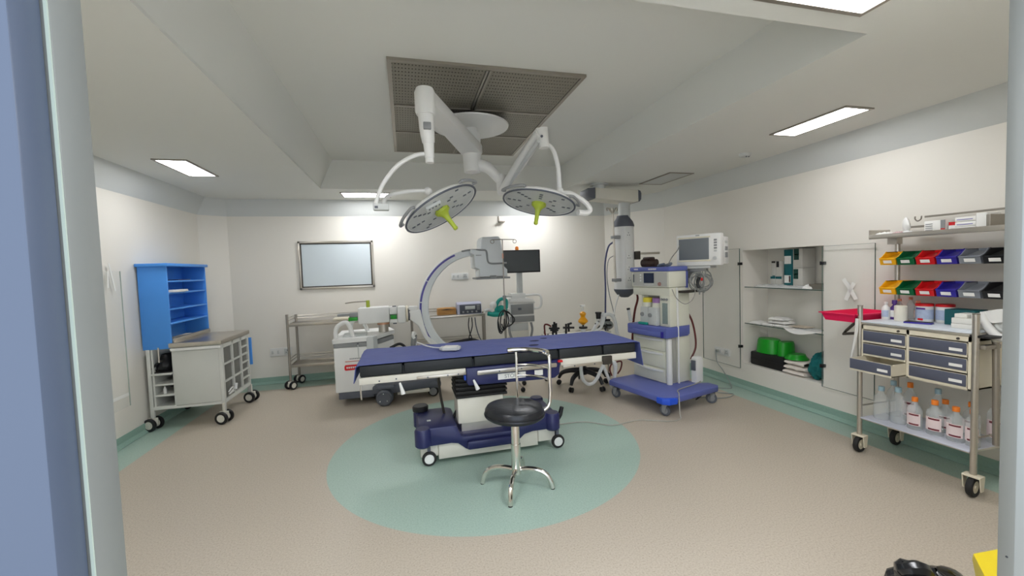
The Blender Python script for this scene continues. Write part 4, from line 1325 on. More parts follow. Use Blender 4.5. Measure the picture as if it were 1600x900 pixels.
g.use(BLACK); g.tube([(0.0, 0.03, -0.12), (-0.015, 0.03, -0.19), (0.0, 0.03, -0.24)], 0.016, seg=7)
g.use(RED); g.box(0.02, 0.04, 0.02, 0.035, -0.16, -0.13, 0.003)
single('lead_bundle', g, 'looped bundle of grey monitor leads hanging under the patient monitor', 'cable')
g = G(mat('thin_grey_lead', (150, 148, 140), 0.5))
g.tube([at(1050, 452, y=3.72), at(1057, 466, y=3.70), at(1070, 475, y=3.68), at(1082, 468, y=3.68), at(1086, 452, y=3.70), at(1076, 435, y=3.74)], 0.0045, seg=6, sm=6)
single('loose_lead', g, 'thin grey lead looping in front of the rear column of the anaesthesia machine', 'cable')
g = G(mat('thin_dark_lead', (120, 120, 114), 0.5))
g.tube([at(1044, 413, y=3.85), at(1050, 402, y=3.85), at(1058, 392, y=3.88), at(1062, 384, y=3.9)], 0.005, seg=6, sm=6)
single('loose_lead', g, 'thin dark lead rising from the machine top to the left edge of the patient monitor', 'cable')
# ================================================================ blue hutch cart on the left
t = thing('storage_cart', 'grey wheeled cart with a steel worktop and a sky-blue pigeonhole hutch on the left', 'cart', (-2.2, 5.2, 0))
CX0, CX1, CY0, CY1 = -2.53, -1.872, 4.85, 5.60
CBODY = mat('cart_grey', (206, 207, 200), 0.45, var=0.02)
g = G(CBODY)
for x in (CX0 + 0.015, CX1 - 0.015):
    for y in (CY0 + 0.015, CY1 - 0.015): g.box(x - .016, x + .016, y - .016, y + .016, 0.12, 0.815, 0.003)
g.box(CX0, CX1, CY0, CY1, 0.20, 0.228, 0.003)
g.box(CX0, -2.30, CY0 + .005, CY0 + .03, 0.225, 0.235)
g.box(CX0 + .03, CX0 + .045, CY0 + .03, CY1 - .03, 0.225, 0.81)
g.box(CX0, CX1, CY1 - 0.012, CY1, 0.225, 0.81)
g.box(-2.318, -2.305, CY0 + .01, CY1 - .01, 0.225, 0.81)
g.box(CX0 + .04, CX0 + .055, CY0 + .003, CY0 + .03, 0.225, 0.81)
part('frame', g, t)
g = G(CBODY); g.box(-2.30, CX1 - 0.028, CY0 - 0.004, CY0 + 0.016, 0.232, 0.785, 0.004); dpan = part('door', g, t)
g = G(WHITE); g.prism([(CY0 - 0.03, 0.79), (CY0 + 0.01, 0.80), (CY0 + 0.01, 0.825), (CY0 - 0.03, 0.815)], 'x', -2.31, CX1 + 0.002, 0.003); part('door_lip', g, dpan)
g = G(STEEL)
g.prism([(CX0 + 0.21, CY0 - 0.03), (CX1 + 0.012, CY0 - 0.03), (CX1 + 0.012, CY1 + .01), (CX0 + .21, CY1 + .01)], 'z', 0.822, 0.868, 0.006); part('worktop', g, t)
for z in (0.56, 0.452, 0.342):
    g = G(CBODY); g.box(CX0 + 0.035, -2.318, CY0 + 0.004 - (0.0 if z < .5 else 0.02), CY1 - 0.03, z - 0.009, z + 0.009, 0.002); part('shelf', g, t)
g = G(DGREY); g.box(CX0 + .05, -2.32, CY1 - 0.03, CY1 - .013, 0.235, 0.80); part('back_panel', g, t)
# right face: three columns of tray cells
cols = [(4.895, 5.115, (0.52, 0.755, 1.0), 3), (5.15, 5.345, (), 3), (5.385, 5.555, (), 6)]
g = G(CBODY)
for y in (CY0 + 0.03, 5.128, 5.362, CY1 - 0.025): g.box(CX1 - 0.02, CX1, y - 0.014, y + 0.014, 0.225, 0.815)
for (y0, y1, n) in ((4.88, 5.128, 3), (5.128, 5.362, 3), (5.362, 5.58, 6)):
    for k in range(n + 1):
        z = 0.235 + (0.785 - 0.235) * k / n
        g.box(CX1 - 0.02, CX1 - 0.001, y0, y1, z - 0.009, z + 0.009)
g.box(CX1 - 0.02, CX1, CY0, CY1, 0.785, 0.822)
part('tray_rack', g, t)
TRAYM = mat('smoky_tray', (112, 112, 106), 0.35, var=0.12, scale=25)
for (y0, y1, n) in ((4.88, 5.128, 3), (5.128, 5.362, 3), (5.362, 5.58, 6)):
    for k in range(n):
        za = 0.235 + 0.55 * k / n + 0.011
        zb = 0.235 + 0.55 * (k + 1) / n - 0.011
        g = G(TRAYM); g.box(-2.28, CX1 - 0.016, y0 + 0.018, y1 - 0.018, za, zb - 0.004, 0.004); part('tray', g, t)
for x, y in ((CX0 + .012, 4.866), (CX1 - 0.012, 4.845), (CX1 + 0.006, 5.575), (CX0 + .02, 5.575)):
    caster(t, x, y, 0.21, 0.064, 1.35, OFFW, BLACK, OFFW, w=0.03, twin=True)
g = G(CARTBLUE); g.box(CX1 - 0.02, CX1 + 0.02, CY1 + 0.03, CY1 + 0.045, 0.44, 0.77, 0.002); g.box(CX1 - .03, CX1 - .02, CY1, CY1 + .03, .6, .64); part('side_flap', g, t, 'narrow blue flap on the far end')
# hutch
HX0, HX1, HY1 = -2.552, -2.305, 5.68
g = G(CARTBLUE)
g.box(HX0, HX1, CY0, CY0 + 0.016, 0.812, 1.64, 0.002)
g.box(HX0, HX1, HY1 - 0.016, HY1, 0.87, 1.64, 0.002)
g.box(HX0, HX0 + 0.012, CY0 + .016, HY1 - .016, 0.87, 1.64)
g.box(HX0 - 0.01, HX1 + 0.022, CY0 - 0.022, HY1 + 0.022, 1.64, 1.672, 0.006)
part('hutch', g, t, 'sky-blue pigeonhole hutch')
for z in (1.488, 1.368, 1.203, 1.06):
    g = G(CARTBLUE); g.box(HX0 + .012, HX1 - 0.004, CY0 + .016, HY1 - .016, z - 0.008, z + 0.008, 0.002); part('hutch_shelf', g, t)
g = G(STEEL); g.box(HX1 - 0.02, HX1 + 0.012, CY0 + 0.02, HY1, 0.868, 0.908, 0.003); part('back_edge', g, t)
g = G(STEEL)
g.cyl((-2.42, CY0 - 0.004, 0.83), (-2.42, CY0 - 0.004, 0.68), 0.008, seg=8); g.cyl((-2.42, CY0 - .012, 0.69), (-2.42, CY0 + .04, 0.69), 0.008, seg=8)
part('hanging_hook', g, t)
g = G(WHITEP); g.M = Matrix.Translation((-2.40, 5.05, 1.377)) @ Matrix.Rotation(0.1, 4, 'Z')
g.box(-0.11, 0.13, -0.15, 0.15, 0, 0.014, 0.002); g.box(-0.10, 0.12, -0.12, 0.17, 0.0145, 0.022, 0.002)
single('papers', g, 'stack of white papers on a pigeonhole shelf of the blue hutch', 'papers')
g = G(mat('dark_booklet', (70, 62, 84), 0.6)); g.box(-2.45, -2.33, 5.12, 5.38, 1.497, 1.506, 0.002)
single('booklet', g, 'thin dark booklet on the top pigeonhole shelf of the blue hutch', 'booklet')
g = G(BLACK)
rr = random.Random(5)
def bag_pt(u, v):
    a = u * 2 * PI
    z = 0.575 + 0.17 * v
    r = 0.5 + 0.5 * math.sin(PI * min(1, v * 1.02 + 0.18))
    n = noise.noise(Vector((math.cos(a) * 2, math.sin(a) * 2, v * 3))) * 0.02
    return (-2.415 + (0.082 * r + n * .6) * math.cos(a), 4.99 + (0.125 * r + n) * math.sin(a), z)
g.grid(bag_pt, 22, 9, 0.003)
g.box(-2.49, -2.335, 4.86, 5.1, 0.571, 0.582, 0.003)
g.tube([(-2.48, 4.90, 0.59), (-2.49, 4.87, 0.62), (-2.46, 4.88, 0.66), (-2.42, 4.90, 0.68)], 0.012, seg=6)
single('bag', g, 'black bag stuffed on the open shelf below the blue hutch', 'bag')
g = G(WHITE); g.lathe([(0, 0), (0.014, 0), (0.014, 0.05), (0.007, 0.06), (0.007, 0.075), (0, 0.075)], (-2.41, 4.89, 0.352), seg=14)
single('vial', g, 'tiny pale vial on the middle open shelf of the storage cart', 'bottle')
g = G(WHITE)
g.tube([(-1.862, 4.93, 0.30), (-1.858, 5.0, 0.325), (-1.858, 5.06, 0.31), (-1.86, 5.0, 0.29), (-1.862, 4.94, 0.275), (-1.86, 5.05, 0.28)], 0.008, seg=6)
g.cyl((-1.858, 5.09, 0.285), (-1.858, 5.115, 0.345), 0.018, seg=12)
single('cable', g, 'white cable and plug hooked on the lower tray rack of the storage cart', 'cable')

# ================================================================ steel trolley along the back wall
def steel_trolley(label, x0, x1, y0, y1, zs, posts, name='instrument_trolley', lower=True, wheels=True):
    t = thing(name, label, 'trolley', ((x0 + x1) / 2, (y0 + y1) / 2, 0))
    for (x, y, zt) in posts:
        g = G(STEELD); g.cyl((x, y, 0.11 if wheels else 0), (x, y, zt), 0.016, seg=12); g.cyl((x, y, zt), (x, y, zt + .01), 0.018, seg=12); part('post', g, t)
        if wheels: caster(t, x, y, 0.13, 0.056, -0.67, OFFW, BLACK, OFFW, w=0.028, twin=True)
    for i, z in enumerate(zs):
        g = G(STEEL)
        g.box(x0, x1, y0, y1, z - 0.012, z - 0.006); g.box(x0, x1, y0 - .004, y0 + .01, z - 0.03, z + 0.006, 0.003); g.box(x0, x1, y1 - .01, y1 + .004, z - 0.03, z + 0.006, 0.003)
        g.box(x0 - .004, x0 + .01, y0, y1, z - 0.03, z + 0.006, 0.003); g.box(x1 - .01, x1 + .004, y0, y1, z - 0.03, z + 0.006, 0.003)
        s = part('shelf', g, t)
        for dz in (0.05, 0.088):
            g = G(STEEL)
            g.tube([(x0, y0, z + dz), (x0, y1, z + dz)], 0.006, seg=8, sm=1); g.tube([(x0, y1, z + dz), (x1, y1, z + dz)], 0.006, seg=8, sm=1)
            if i >= 0: part('guard_rail', g, t)
    return t


steel_trolley('steel two-shelf trolley under the whiteboard, left of the C-arm', -1.525, -0.27, 5.97, 6.30, (0.862, 0.318),
              [(-1.53, 5.97, 0.985), (-1.50, 6.30, 0.955), (-0.27, 5.97, 0.95), (-0.27, 6.30, 0.95)])
g = G(CREAM)
g.box(-0.98, -0.74, 6.02, 6.2, 0.872, 0.90, 0.004); 
single('instrument_tray', g, 'shallow pale tray at the right end of the trolley under the whiteboard', 'tray')
steel_trolley('steel table with a medical device and a brown box behind the C-arm arc', 0.05, 1.085, 5.97, 6.30, (0.845, 0.40),
              [(1.10, 5.97, 0.84), (1.135, 6.28, 0.84), (0.06, 5.97, 0.84), (0.06, 6.28, 0.84)], name='steel_table')
# brown box
g = G(CARD)
y = 6.02
a, b = at(683.5, 482, y=y), at(713, 494, y=y)
g.prism([(a.x, 0.857), (b.x, 0.857), (b.x, 0.945), (b.x - .02, 0.952), ((a.x + b.x) / 2, 0.956), (a.x + .02, 0.952), (a.x, 0.945)], 'y', 6.02, 6.18, 0.006)
g.use(BRACE); g.prism([(a.x + .05, 0.936), ((a.x + b.x) / 2, 0.943), (b.x - .03, 0.936), ((a.x + b.x) / 2, 0.928)], 'y', 6.012, 6.02)
single('box', g, 'small brown box with an arched slot on the steel table', 'box')
# defibrillator-like device
y = 6.0
a, b = at(714, 475, y=y), at(753, 493, y=y)
t = thing('medical_device', 'grey-blue tabletop device with a display and dark keys on the steel table', 'medical device', ((a.x + b.x) / 2, 6.08, 0.853))
x0, x1 = a.x, b.x
zb, zt_ = 0.853, 1.022
g = G(mat('device_lilac_grey', (176, 178, 196), 0.45)); g.prism([(5.99, zb), (6.18, zb), (6.18, zt_), (6.03, zt_), (6.0, zt_ - .02)], 'x', x0, x1, 0.01); part('housing', g, t)
g = G(mat('device_panel', (66, 70, 80), 0.45)); g.box(x0 + .035, x1 - 0.01, 5.984, 6.0, zb + 0.008, zt_ - 0.03, 0.004); part('front_panel', g, t)
g = G(LGREY); g.box(x0 + .115, x1 - 0.10, 5.980, 5.986, zb + 0.07, zt_ - 0.05, 0.002); part('display', g, t)
for k in range(4):
    g = G(MGREY); g.cyl((x0 + .085 + k * .065, 5.984, zb + .035), (x0 + .085 + k * .065, 5.972, zb + .035), 0.014, seg=12); part('knob', g, t)
for k in range(3):
    g = G(MGREY); g.box(x1 - .075, x1 - .03, 5.98, 5.986, zb + .06 + k * .025, zb + .075 + k * .025, 0.001); part('key', g, t)
for i, pts in enumerate(([(733, 496), (732, 508), (734, 520), (737, 528), (735, 534)], [(737, 496), (738, 508), (736, 518), (733, 527), (734, 534)], [(742, 496), (744, 510), (748, 524), (752, 532)])):
    g = G(BLACK if i < 2 else DGREY); g.tube([at(u_, v_, y=5.95) for u_, v_ in pts], 0.008, seg=6)
    single('cable', g, ['black cable hanging left of two crossing ones under the steel table', 'black cable crossing another in the middle under the steel table', 'thin grey cable hanging nearest the right leg of the steel table'][i], 'cable')
g = G(BLACK)
g.tube([at(u_, v_, y=6.1) for u_, v_ in ((698, 538), (708, 535), (722, 533), (736, 531), (748, 533), (756, 537))], [0.018, 0.02, 0.025, 0.03, 0.02, 0.015], seg=8)
single('cable', g, 'heap of black cable lying on the lower shelf of the steel table', 'cable')

# ================================================================ display cart of the C-arm
y = 5.8
t = thing('monitor_cart', 'white wheeled cart carrying a wide dark monitor by the back wall', 'monitor cart', (1.62, 5.95, 0))
g = G(BLACK)
a, b = at(782, 391, y=5.75), at(843.5, 427, y=5.75)
g.box(1.342, 1.922, 5.75, 5.80, 1.433, 1.762, 0.006); scr = part('monitor', g, t)
g = G(mat('monitor_glass', (74, 79, 82), 0.25)); g.box(1.362, 1.902, 5.747, 5.752, 1.455, 1.745); part('screen', g, scr)
g = G(ORANGE); g.lathe([(0, 0), (0.026, 0), (0.026, 0.035), (0.016, 0.052), (0, 0.054)], (1.585, 5.79, 1.762), seg=16); part('warning_lamp', g, t, 'orange warning lamp')
g = G(LGREY); g.box(1.585, 1.665, 5.82, 5.88, 1.12, 1.55, 0.006); g.box(1.55, 1.70, 5.80, 5.83, 1.52, 1.66, .004); part('mast', g, t)
g = G(WHITE); g.box(1.475, 1.69, 5.78, 5.95, 1.03, 1.135, 0.008); part('mast_housing', g, t)
g = G(WHITE); g.prism([(1.42, 1.005), (1.83, 0.985), (1.80, 1.04), (1.73, 1.06), (1.48, 1.065), (1.44, 1.05)], 'y', 5.74, 6.05, 0.01); part('cart_top', g, t)
g = G(WHITE); g.box(1.435, 1.815, 5.77, 6.05, 0.70, 1.0, 0.008); part('cabinet', g, t)
g = G(MGREY); g.box(1.46, 1.80, 5.758, 5.772, 0.825, 0.975, 0.003); d_ = part('drawer', g, t)
g = G(DGREY); g.box(1.565, 1.615, 5.752, 5.76, 0.89, 0.925, 0.004); part('pull', g, d_)
g = G(MGREY); g.box(1.44, 1.81, 5.758, 5.772, 0.715, 0.80, 0.003); part('drawer', g, t)
g = G(LGREY); g.box(1.47, 1.73, 5.82, 6.05, 0.58, 0.70, 0.005); g.use(OFFW); g.box(1.47, 1.74, 5.83, 6.04, 0.12, 0.58, 0.005); part('pedestal', g, t)
for s in (-1, 1):
    g = G(WHITE)
    if s > 0: pts = [(1.69, 5.79, 1.10), (1.80, 5.76, 1.105), (1.88, 5.74, 1.10), (1.915, 5.74, 1.06), (1.91, 5.74, 0.95), (1.88, 5.76, 0.905), (1.82, 5.79, 0.90)]
    else: pts = [(1.475, 5.79, 1.10), (1.39, 5.76, 1.10), (1.33, 5.74, 1.09), (1.30, 5.74, 1.05), (1.305, 5.74, 0.96), (1.34, 5.76, 0.905), (1.43, 5.79, 0.90)]
    g.tube(pts, 0.018, seg=10); part('handle', g, t)
    g = G(MGREY)
    x = 1.60 + s * 0.165
    g.tube([(x, 5.80, 0.70), (x + s * .01, 5.77, 0.60), (x - s * .015, 5.76, 0.50), (x - s * .05 + (0 if s > 0 else .02), 5.77, 0.42)], 0.018, seg=8); part('cable_guide', g, t)
g = G(OFFW); g.box(1.30, 1.92, 5.76, 6.15, 0.10, 0.16, 0.02); part('base', g, t)
for x in (1.34, 1.88):
    for y in (5.80, 6.11): caster(t, x, y, 0.11, 0.04, 0.2, MGREY, BLACK, LGREY, w=0.02)

# ================================================================ drip stand with a cable bundle
IY = 4.95
_p = at(788, 465, y=IY)
IX, ZCOL = _p.x, _p.z
_q = at(787, 374, y=IY)
t = thing('drip_stand', 'thin steel drip stand with two curled hooks in front of the dark monitor', 'drip stand', (IX, IY, 0))
g = G(STEELD); g.cyl((IX, IY, 0.12), (IX, IY, ZCOL), 0.013, seg=12); g.cyl((IX, IY, ZCOL), (IX, IY, _q.z), 0.0068, seg=10); part('pole', g, t)
g = G(MGREY); g.cyl((IX, IY, ZCOL - .02), (IX, IY, ZCOL + .025), 0.02, seg=12); part('height_collar', g, t)
_c = at(786.5, 400, y=IY)
g = G(mat('copper_clip', (190, 140, 120), 0.4, metal=0.4)); g.cyl((IX, IY, _c.z - .03), (IX, IY, _c.z + .03), 0.010, seg=10); part('clip', g, t)
_l, _r = at(769, 375.5, y=IY), at(804, 375.5, y=IY)
g = G(STEELD); g.tube([(_l.x, IY, _q.z - .004), (IX, IY, _q.z), (_r.x, IY, _q.z - .004)], 0.0055, seg=8, sm=2); part('cross_bar', g, t)
for cx in (_l.x, _r.x):
    g = G(STEELD); g.tube([(cx + .022 * math.cos(k * PI / 5), IY, _q.z - .026 + .022 * math.sin(k * PI / 5)) for k in range(10)], 0.0045, seg=6, sm=2, closed=True); part('hook', g, t)
for k in range(5):
    a = k * 2 * PI / 5 + .3
    g = G(STEELD); g.tube([(IX, IY, 0.13), (IX + .14 * math.cos(a), IY + .14 * math.sin(a), 0.12), (IX + .25 * math.cos(a), IY + .25 * math.sin(a), 0.06)], 0.012, seg=8)
    l_ = part('leg', g, t)
    g = G(BLACK); g.sphere((IX + .25 * math.cos(a), IY + .25 * math.sin(a), 0.03), 0.03, seg=12); part('wheel', g, l_)
g = G(BLACK)
r_ = lambda u_, v_, k=0: at(u_, v_, y=IY - .025 - .007 * k)
for k, pts in enumerate(([(787, 484), (781, 490), (778, 502), (779, 515), (783, 521), (787, 512), (788, 498)], [(788, 484), (783, 494), (782, 508), (785, 515), (790, 510), (792, 498), (790, 486)],
                         [(787, 485), (795, 488), (801, 497), (800, 506), (793, 510), (787, 514), (784, 506)], [(788, 484), (793, 492), (795, 502), (791, 512), (786, 517)], [(788, 486), (799, 492), (804, 500), (798, 508), (790, 511)])):
    g.tube([r_(u_, v_, k) for u_, v_ in pts], 0.0075, seg=6)
g.tube([r_(778, 500), r_(780, 512), r_(782, 519)], [0.007, 0.012, 0.022], seg=8)
single('cable_bundle', g, 'loops of black cable hanging from the drip stand', 'cable')
# teal breathing set next to it
g = G(TEAL)
y = 5.7
p = lambda u_, v_, yy=5.72: at(u_, v_, y=yy)
g.tube([p(762, 490), p(772, 491), p(783, 489), p(791, 482)], [0.03, 0.04, 0.045, 0.03], seg=10)
g.tube([p(775, 488), p(776, 477), p(779, 470), p(785, 467), p(791, 470), p(791, 482)], 0.024, seg=10)
g.sphere(p(783, 483), 0.07, (1, .6, .8), 14)
g.sphere(p(778, 489), 0.05, (1.3, .6, .6), 12)
g.use(HOSE)
g.sphere(p(771, 477), 0.06, (.9, .6, .9), 14)
g.tube([p(757, 486), p(764, 484), p(770, 487)], 0.022, seg=10)
single('breathing_set', g, 'bright teal plastic breathing set gathered beside the drip stand', 'breathing set')

# ================================================================ swivel base and circuit rail behind the head end of the table
BX, BY = 2.10, 4.72
t = thing('swivel_stool', 'low stool on a black five-star castor base behind the right end of the table', 'stool', (BX, BY, 0))
for k in range(5):
    a = math.radians(-70 + 72 * k)
    ca, sa = math.cos(a), math.sin(a)
    g = G(BLACK)
    g.tube([(BX + .03 * ca, BY + .03 * sa, 0.20), (BX + .16 * ca, BY + .16 * sa, 0.19), (BX + .27 * ca, BY + .27 * sa, 0.155), (BX + .315 * ca, BY + .315 * sa, 0.085)], [0.034, 0.03, 0.026, 0.018], seg=10, sm=5)
    l_ = part('leg', g, t)
    g = G(RUBBER)
    for s in (-1, 1): g.lathe([(0, -.01), (.022, -.01), (.03, -.006), (.03, .006), (.022, .01), (0, .01)], (BX + .315 * ca - sa * .015 * s, BY + .315 * sa + ca * .015 * s, 0.03), (-sa, ca, 0), 16)
    part('wheel', g, l_)
g = G(BLACK); g.cyl((BX, BY, 0.15), (BX, BY, 0.24), 0.045, seg=20); g.cyl((BX, BY, 0.24), (BX, BY, 0.33), 0.028, seg=16); part('hub', g, t)
g = G(mat('beige_cushion', (176, 162, 142), 0.6, var=0.08))
g.lathe([(0, 0.33), (0.17, 0.33), (0.20, 0.345), (0.205, 0.39), (0.19, 0.42), (0, 0.43)], (BX - .02, BY, 0), seg=32); part('seat', g, t)
t = thing('circuit_stand', 'pale wheeled stand behind the table carrying black clamps and an amber bellows', 'stand', (2.1, 4.95, 0))
SYY = 4.98
g = G(OFFW); g.box(1.70, 2.62, SYY - .03, SYY + .16, 0.60, 0.625, 0.006); part('shelf', g, t)
g = G(STEEL); g.tube([(1.70, SYY - .03, 0.66), (2.62, SYY - .03, 0.66)], 0.008, sm=1, seg=8); part('rail', g, t)
for x in (1.74, 2.58):
    for yy in (SYY, SYY + .14):
        g = G(STEELD); g.cyl((x, yy, 0.06), (x, yy, 0.66), 0.012, seg=10); part('leg', g, t)
        g = G(RUBBER); g.lathe([(0, -.012), (.03, -.012), (.03, .012), (0, .012)], (x, yy, 0.03), (1, 0, 0), 16); part('wheel', g, t)
Yq = 4.92
q = lambda u_, v_, yy=Yq: at(u_, v_, y=yy)
def clamp(label, cs):
    g = G(BLACK)
    for a in cs:
        if len(a) == 2: g.tube([q(*a[0]), q(*a[1])], 0.014, seg=7, sm=1)
        else: g.tube([q(*c) for c in a], 0.011, seg=7)
    single('clamp', g, label, 'clamp', 'black clamps behind the table')
clamp('leftmost black clamp cluster with a dark red loop standing behind the table edge', [((864, 530), (864, 507)), ((869, 531), (869, 505)), ((858, 513), (874, 513)), ((866, 520), (866, 503)), ((860, 516), (872, 516))])
clamp('single black clamp between the left clamp cluster and the amber bellows', [((884.5, 526), (884.5, 506)), ((880, 512), (897, 512)), ((889, 518), (888, 505)), ((887, 507), (893, 505))])
clamp('black clamps under the white hose bend to the right of the amber bellows', [((940, 509), (955, 508)), ((944, 500), (953, 500)), ((945, 515), (948, 506)), ((930, 507), (936, 502)), ((932, 516), (938, 509))])
g = G(REDD); g.tube([q(853, 531), q(851, 516), q(851, 508), q(855, 507), q(861, 510)], 0.011, seg=7); single('hose', g, 'dark red hose loop at the left of the black clamps', 'hose')
g = G(AMBER)
c = q(911, 503)
def zz(v_): return q(911, v_).z
g.lathe([(0, zz(508)), (0.02, zz(507)), (0.062, zz(503)), (0.064, zz(501)), (0.04, zz(497)), (0.028, zz(495)), (0.032, zz(493)), (0.042, zz(491)), (0.04, zz(489)), (0.02, zz(487)), (0, zz(486.5))], (c.x, c.y, 0), seg=24)
g.use(CLEARP); g.cyl((c.x, c.y, zz(487)), (c.x, c.y, zz(479)), 0.012, seg=12)
g.use(WHITE); g.cyl((c.x, c.y, zz(479)), (c.x, c.y, zz(476.5)), 0.032, seg=16)
g.use(BLACK); g.cyl((c.x, c.y, zz(513)), (c.x, c.y, zz(507)), 0.012, seg=10); g.cyl((c.x, c.y, zz(513)), (c.x, c.y, zz(510.5)), 0.055, seg=18)
g.use(HOSE); g.cyl((c.x, c.y, 0.625), (c.x, c.y, zz(513)), 0.03, seg=14)
single('bellows', g, 'amber-yellow bulb with a white cap standing behind the table', 'bellows')
g = G(BLACK)
a, b = q(935, 490), q(935, 498)
g.cyl(a, b, 0.034, 0.03, seg=16); g.cyl(a + Vector((0, 0, .001)), a + Vector((0, 0, 0.02)), 0.042, seg=16)
g.use(CLEARP); g.cyl(b, q(934, 503), 0.026, seg=14)
g.use(HOSE); g.tube([q(934, 503), q(930, 510), q(925, 518)], 0.02, seg=8)
single('mask_connector', g, 'black-capped connector cup beside the amber bellows', 'connector')
g = G(mat('grey_manifold', (120, 124, 122), 0.5)); c = q(950, 508, 5.0); g.sphere(c, 0.07, (1.1, .7, .9), 16); g.cyl(c + Vector((-.02, -.08, .0)), c + Vector((-.02, 0, 0)), 0.035, seg=14)
single('manifold', g, 'round grey valve body behind the white corrugated hoses', 'valve')
for i, (pts, lab) in enumerate((([(940, 507), (943, 495), (950, 491), (957, 494), (961, 503), (964, 520), (966, 532)], 'white corrugated hose arching beside the black clamps behind the table'),
                               ([(941, 489), (943, 498), (940, 508), (936, 514), (925, 520)], 'white hose running down left of the arching corrugated hose'))):
    g = G(HOSE)
    P_ = [q(*c) for c in pts]
    g.tube(P_, 0.024, seg=10)
    single('hose', g, lab, 'hose', 'white breathing hoses')
q2 = lambda u_, v_, yy=4.35: at(u_, v_, y=yy)
g = G(HOSE); g.tube([q2(908, 568), q2(908, 580), q2(911, 593), q2(918, 600), q2(926, 599), q2(933, 591), q2(938, 580), q2(943, 570)], 0.02, seg=10)
single('hose', g, 'white corrugated hose hanging in a U under the right end of the table', 'hose', 'white breathing hoses')
g = G(HOSE); g.tube([q2(942, 570), q2(946, 580), q2(951, 592), q2(956, 606)], 0.018, seg=10)
single('hose', g, 'left limb of the pair of white hoses hanging by the blue machine base', 'hose', 'white breathing hoses')
g = G(HOSE); g.tube([q2(958, 606), q2(960, 590), q2(961, 575), q2(958, 565), q2(962, 570), q2(961, 585)], 0.02, seg=10)
single('hose', g, 'right limb of the pair of white hoses hanging by the blue machine base', 'hose', 'white breathing hoses')
g = G(REDD); g.tube([q2(956, 587), q2(953, 578), q2(955, 570), q2(962, 566), q2(971, 565), q2(970, 576), q2(965, 584)], 0.009, seg=7)
single('hose', g, 'thin dark red tube coiled below the right end of the table', 'hose')
# ================================================================ glass doors and the recessed cupboard
def glass_door(label, y0, y1, z0, z1, x, hinge_y, hz, side=1):
    t = thing('glass_door', label, 'glass door', (x, (y0 + y1) / 2, z0))
    g = G(GLASS); g.box(x - 0.004, x + 0.004, y0, y1, z0, z1); part('pane', g, t)
    g = G(GLASSEDGE)
    g.box(x - 0.0045, x + 0.0045, y0 - 0.002, y0, z0, z1); g.box(x - 0.0045, x + 0.0045, y1, y1 + 0.002, z0, z1); g.box(x - 0.0045, x + .0045, y0, y1, z1, z1 + 0.002); g.box(x - 0.0045, x + .0045, y0, y1, z0 - 0.002, z0)
    part('pane_edge', g, t)
    for z in hz:
        g = G(BLACK); g.box(x - 0.016, XR - .001 if x < XR else x + .016, hinge_y - 0.015, hinge_y + 0.010, z - 0.015, z + 0.015, 0.004); g.cyl((x - .01, hinge_y + .010, z - .017), (x - .01, hinge_y + .010, z + .017), 0.007, seg=10); part('hinge', g, t)
    return t


hl = [at(1161, 412, x=XR).z, at(1161, 541, x=XR).z]
glass_door('open glass door folded flat on the wall left of the recessed cupboard', 3.985, 4.60, 0.235, 1.637, XR - 0.03, 3.985, hl)
hr = [at(1288, 411, x=XR).z, at(1288, 571, x=XR).z]
gd = glass_door('open glass door with a taped white X right of the recessed cupboard', 2.555, 3.0, 0.285, 1.605, XR - 0.03, 3.0, hr)
for pts in (((1318, 436), (1326, 447), (1338, 468)), ((1335, 442), (1328, 454), (1322, 469))):
    P_ = [at(u_, v_, x=XR - 0.038) for u_, v_ in pts]
    g = G(TAPE)
    for a, b in zip(P_, P_[1:]):
        d = (b - a).normalized(); s = d.cross(Vector((1, 0, 0))).normalized() * 0.017
        g.slab([a - s, a + s, b + s, b - s], (-0.003, 0, 0))
    part('tape', g, gd, 'strip of white tape, half of an X')
SHY0, SHY1 = NY0 + 0.004, NY1 - 0.004
for z, lab in ((1.19, 'upper glass shelf of the recessed cupboard'), (0.767, 'lower glass shelf of the recessed cupboard')):
    t = thing('glass_shelf', lab, 'shelf', (XR + .18, 3.49, z))
    g = G(GLASS); g.box(XR + 0.02, XR + ND - 0.01, SHY0, SHY1, z - 0.004, z + 0.004); part('pane', g, t)
    g = G(GLASSEDGE); g.box(XR + 0.018, XR + 0.02, SHY0, SHY1, z - 0.0045, z + 0.0045); part('front_edge', g, t)

DTEAL = mat('dark_teal_carton', (10, 92, 98), 0.6, var=0.1)
CARTON = mat('grey_white_carton', (196, 194, 186), 0.7, var=0.03)
def carton(label, y0, y1, z0, z1, x0, x1, body, patches, group='cartons in the recessed cupboard'):
    t = thing('carton', label, 'carton', ((x0 + x1) / 2, (y0 + y1) / 2, z0), group)
    g = G(body); g.box(x0, x1, y0, y1, z0, z1, 0.002); part('body', g, t)
    for (a, b, c, d, m) in patches:
        g = G(m); ya, yb = y1 - (y1 - y0) * a, y1 - (y1 - y0) * b
        g.box(x0 - 0.0015, x0 + 0.0005, yb, ya, z0 + (z1 - z0) * c, z0 + (z1 - z0) * d); part('printed_label', g, t)
    return t
x0, x1 = 3.96, 4.13
zs = 1.1945
carton('small grey carton with a dark top band, left of the lower pair', 3.685, 3.745, zs, zs + 0.115, x0, x1, CARTON, [(0, 1, .78, 1, DTEAL)])
carton('small grey carton with a dark top band, right of the lower pair', 3.605, 3.68, zs, zs + 0.115, x0, x1, CARTON, [(0, 1, .78, 1, DTEAL)])
carton('small grey carton stacked on top at the left, dark teal corner flap', 3.68, 3.735, zs + .116, zs + 0.285, x0, x1, CARTON, [(.1, .95, .88, 1, BRACE), (.3, .9, 0, .06, DTEAL)])
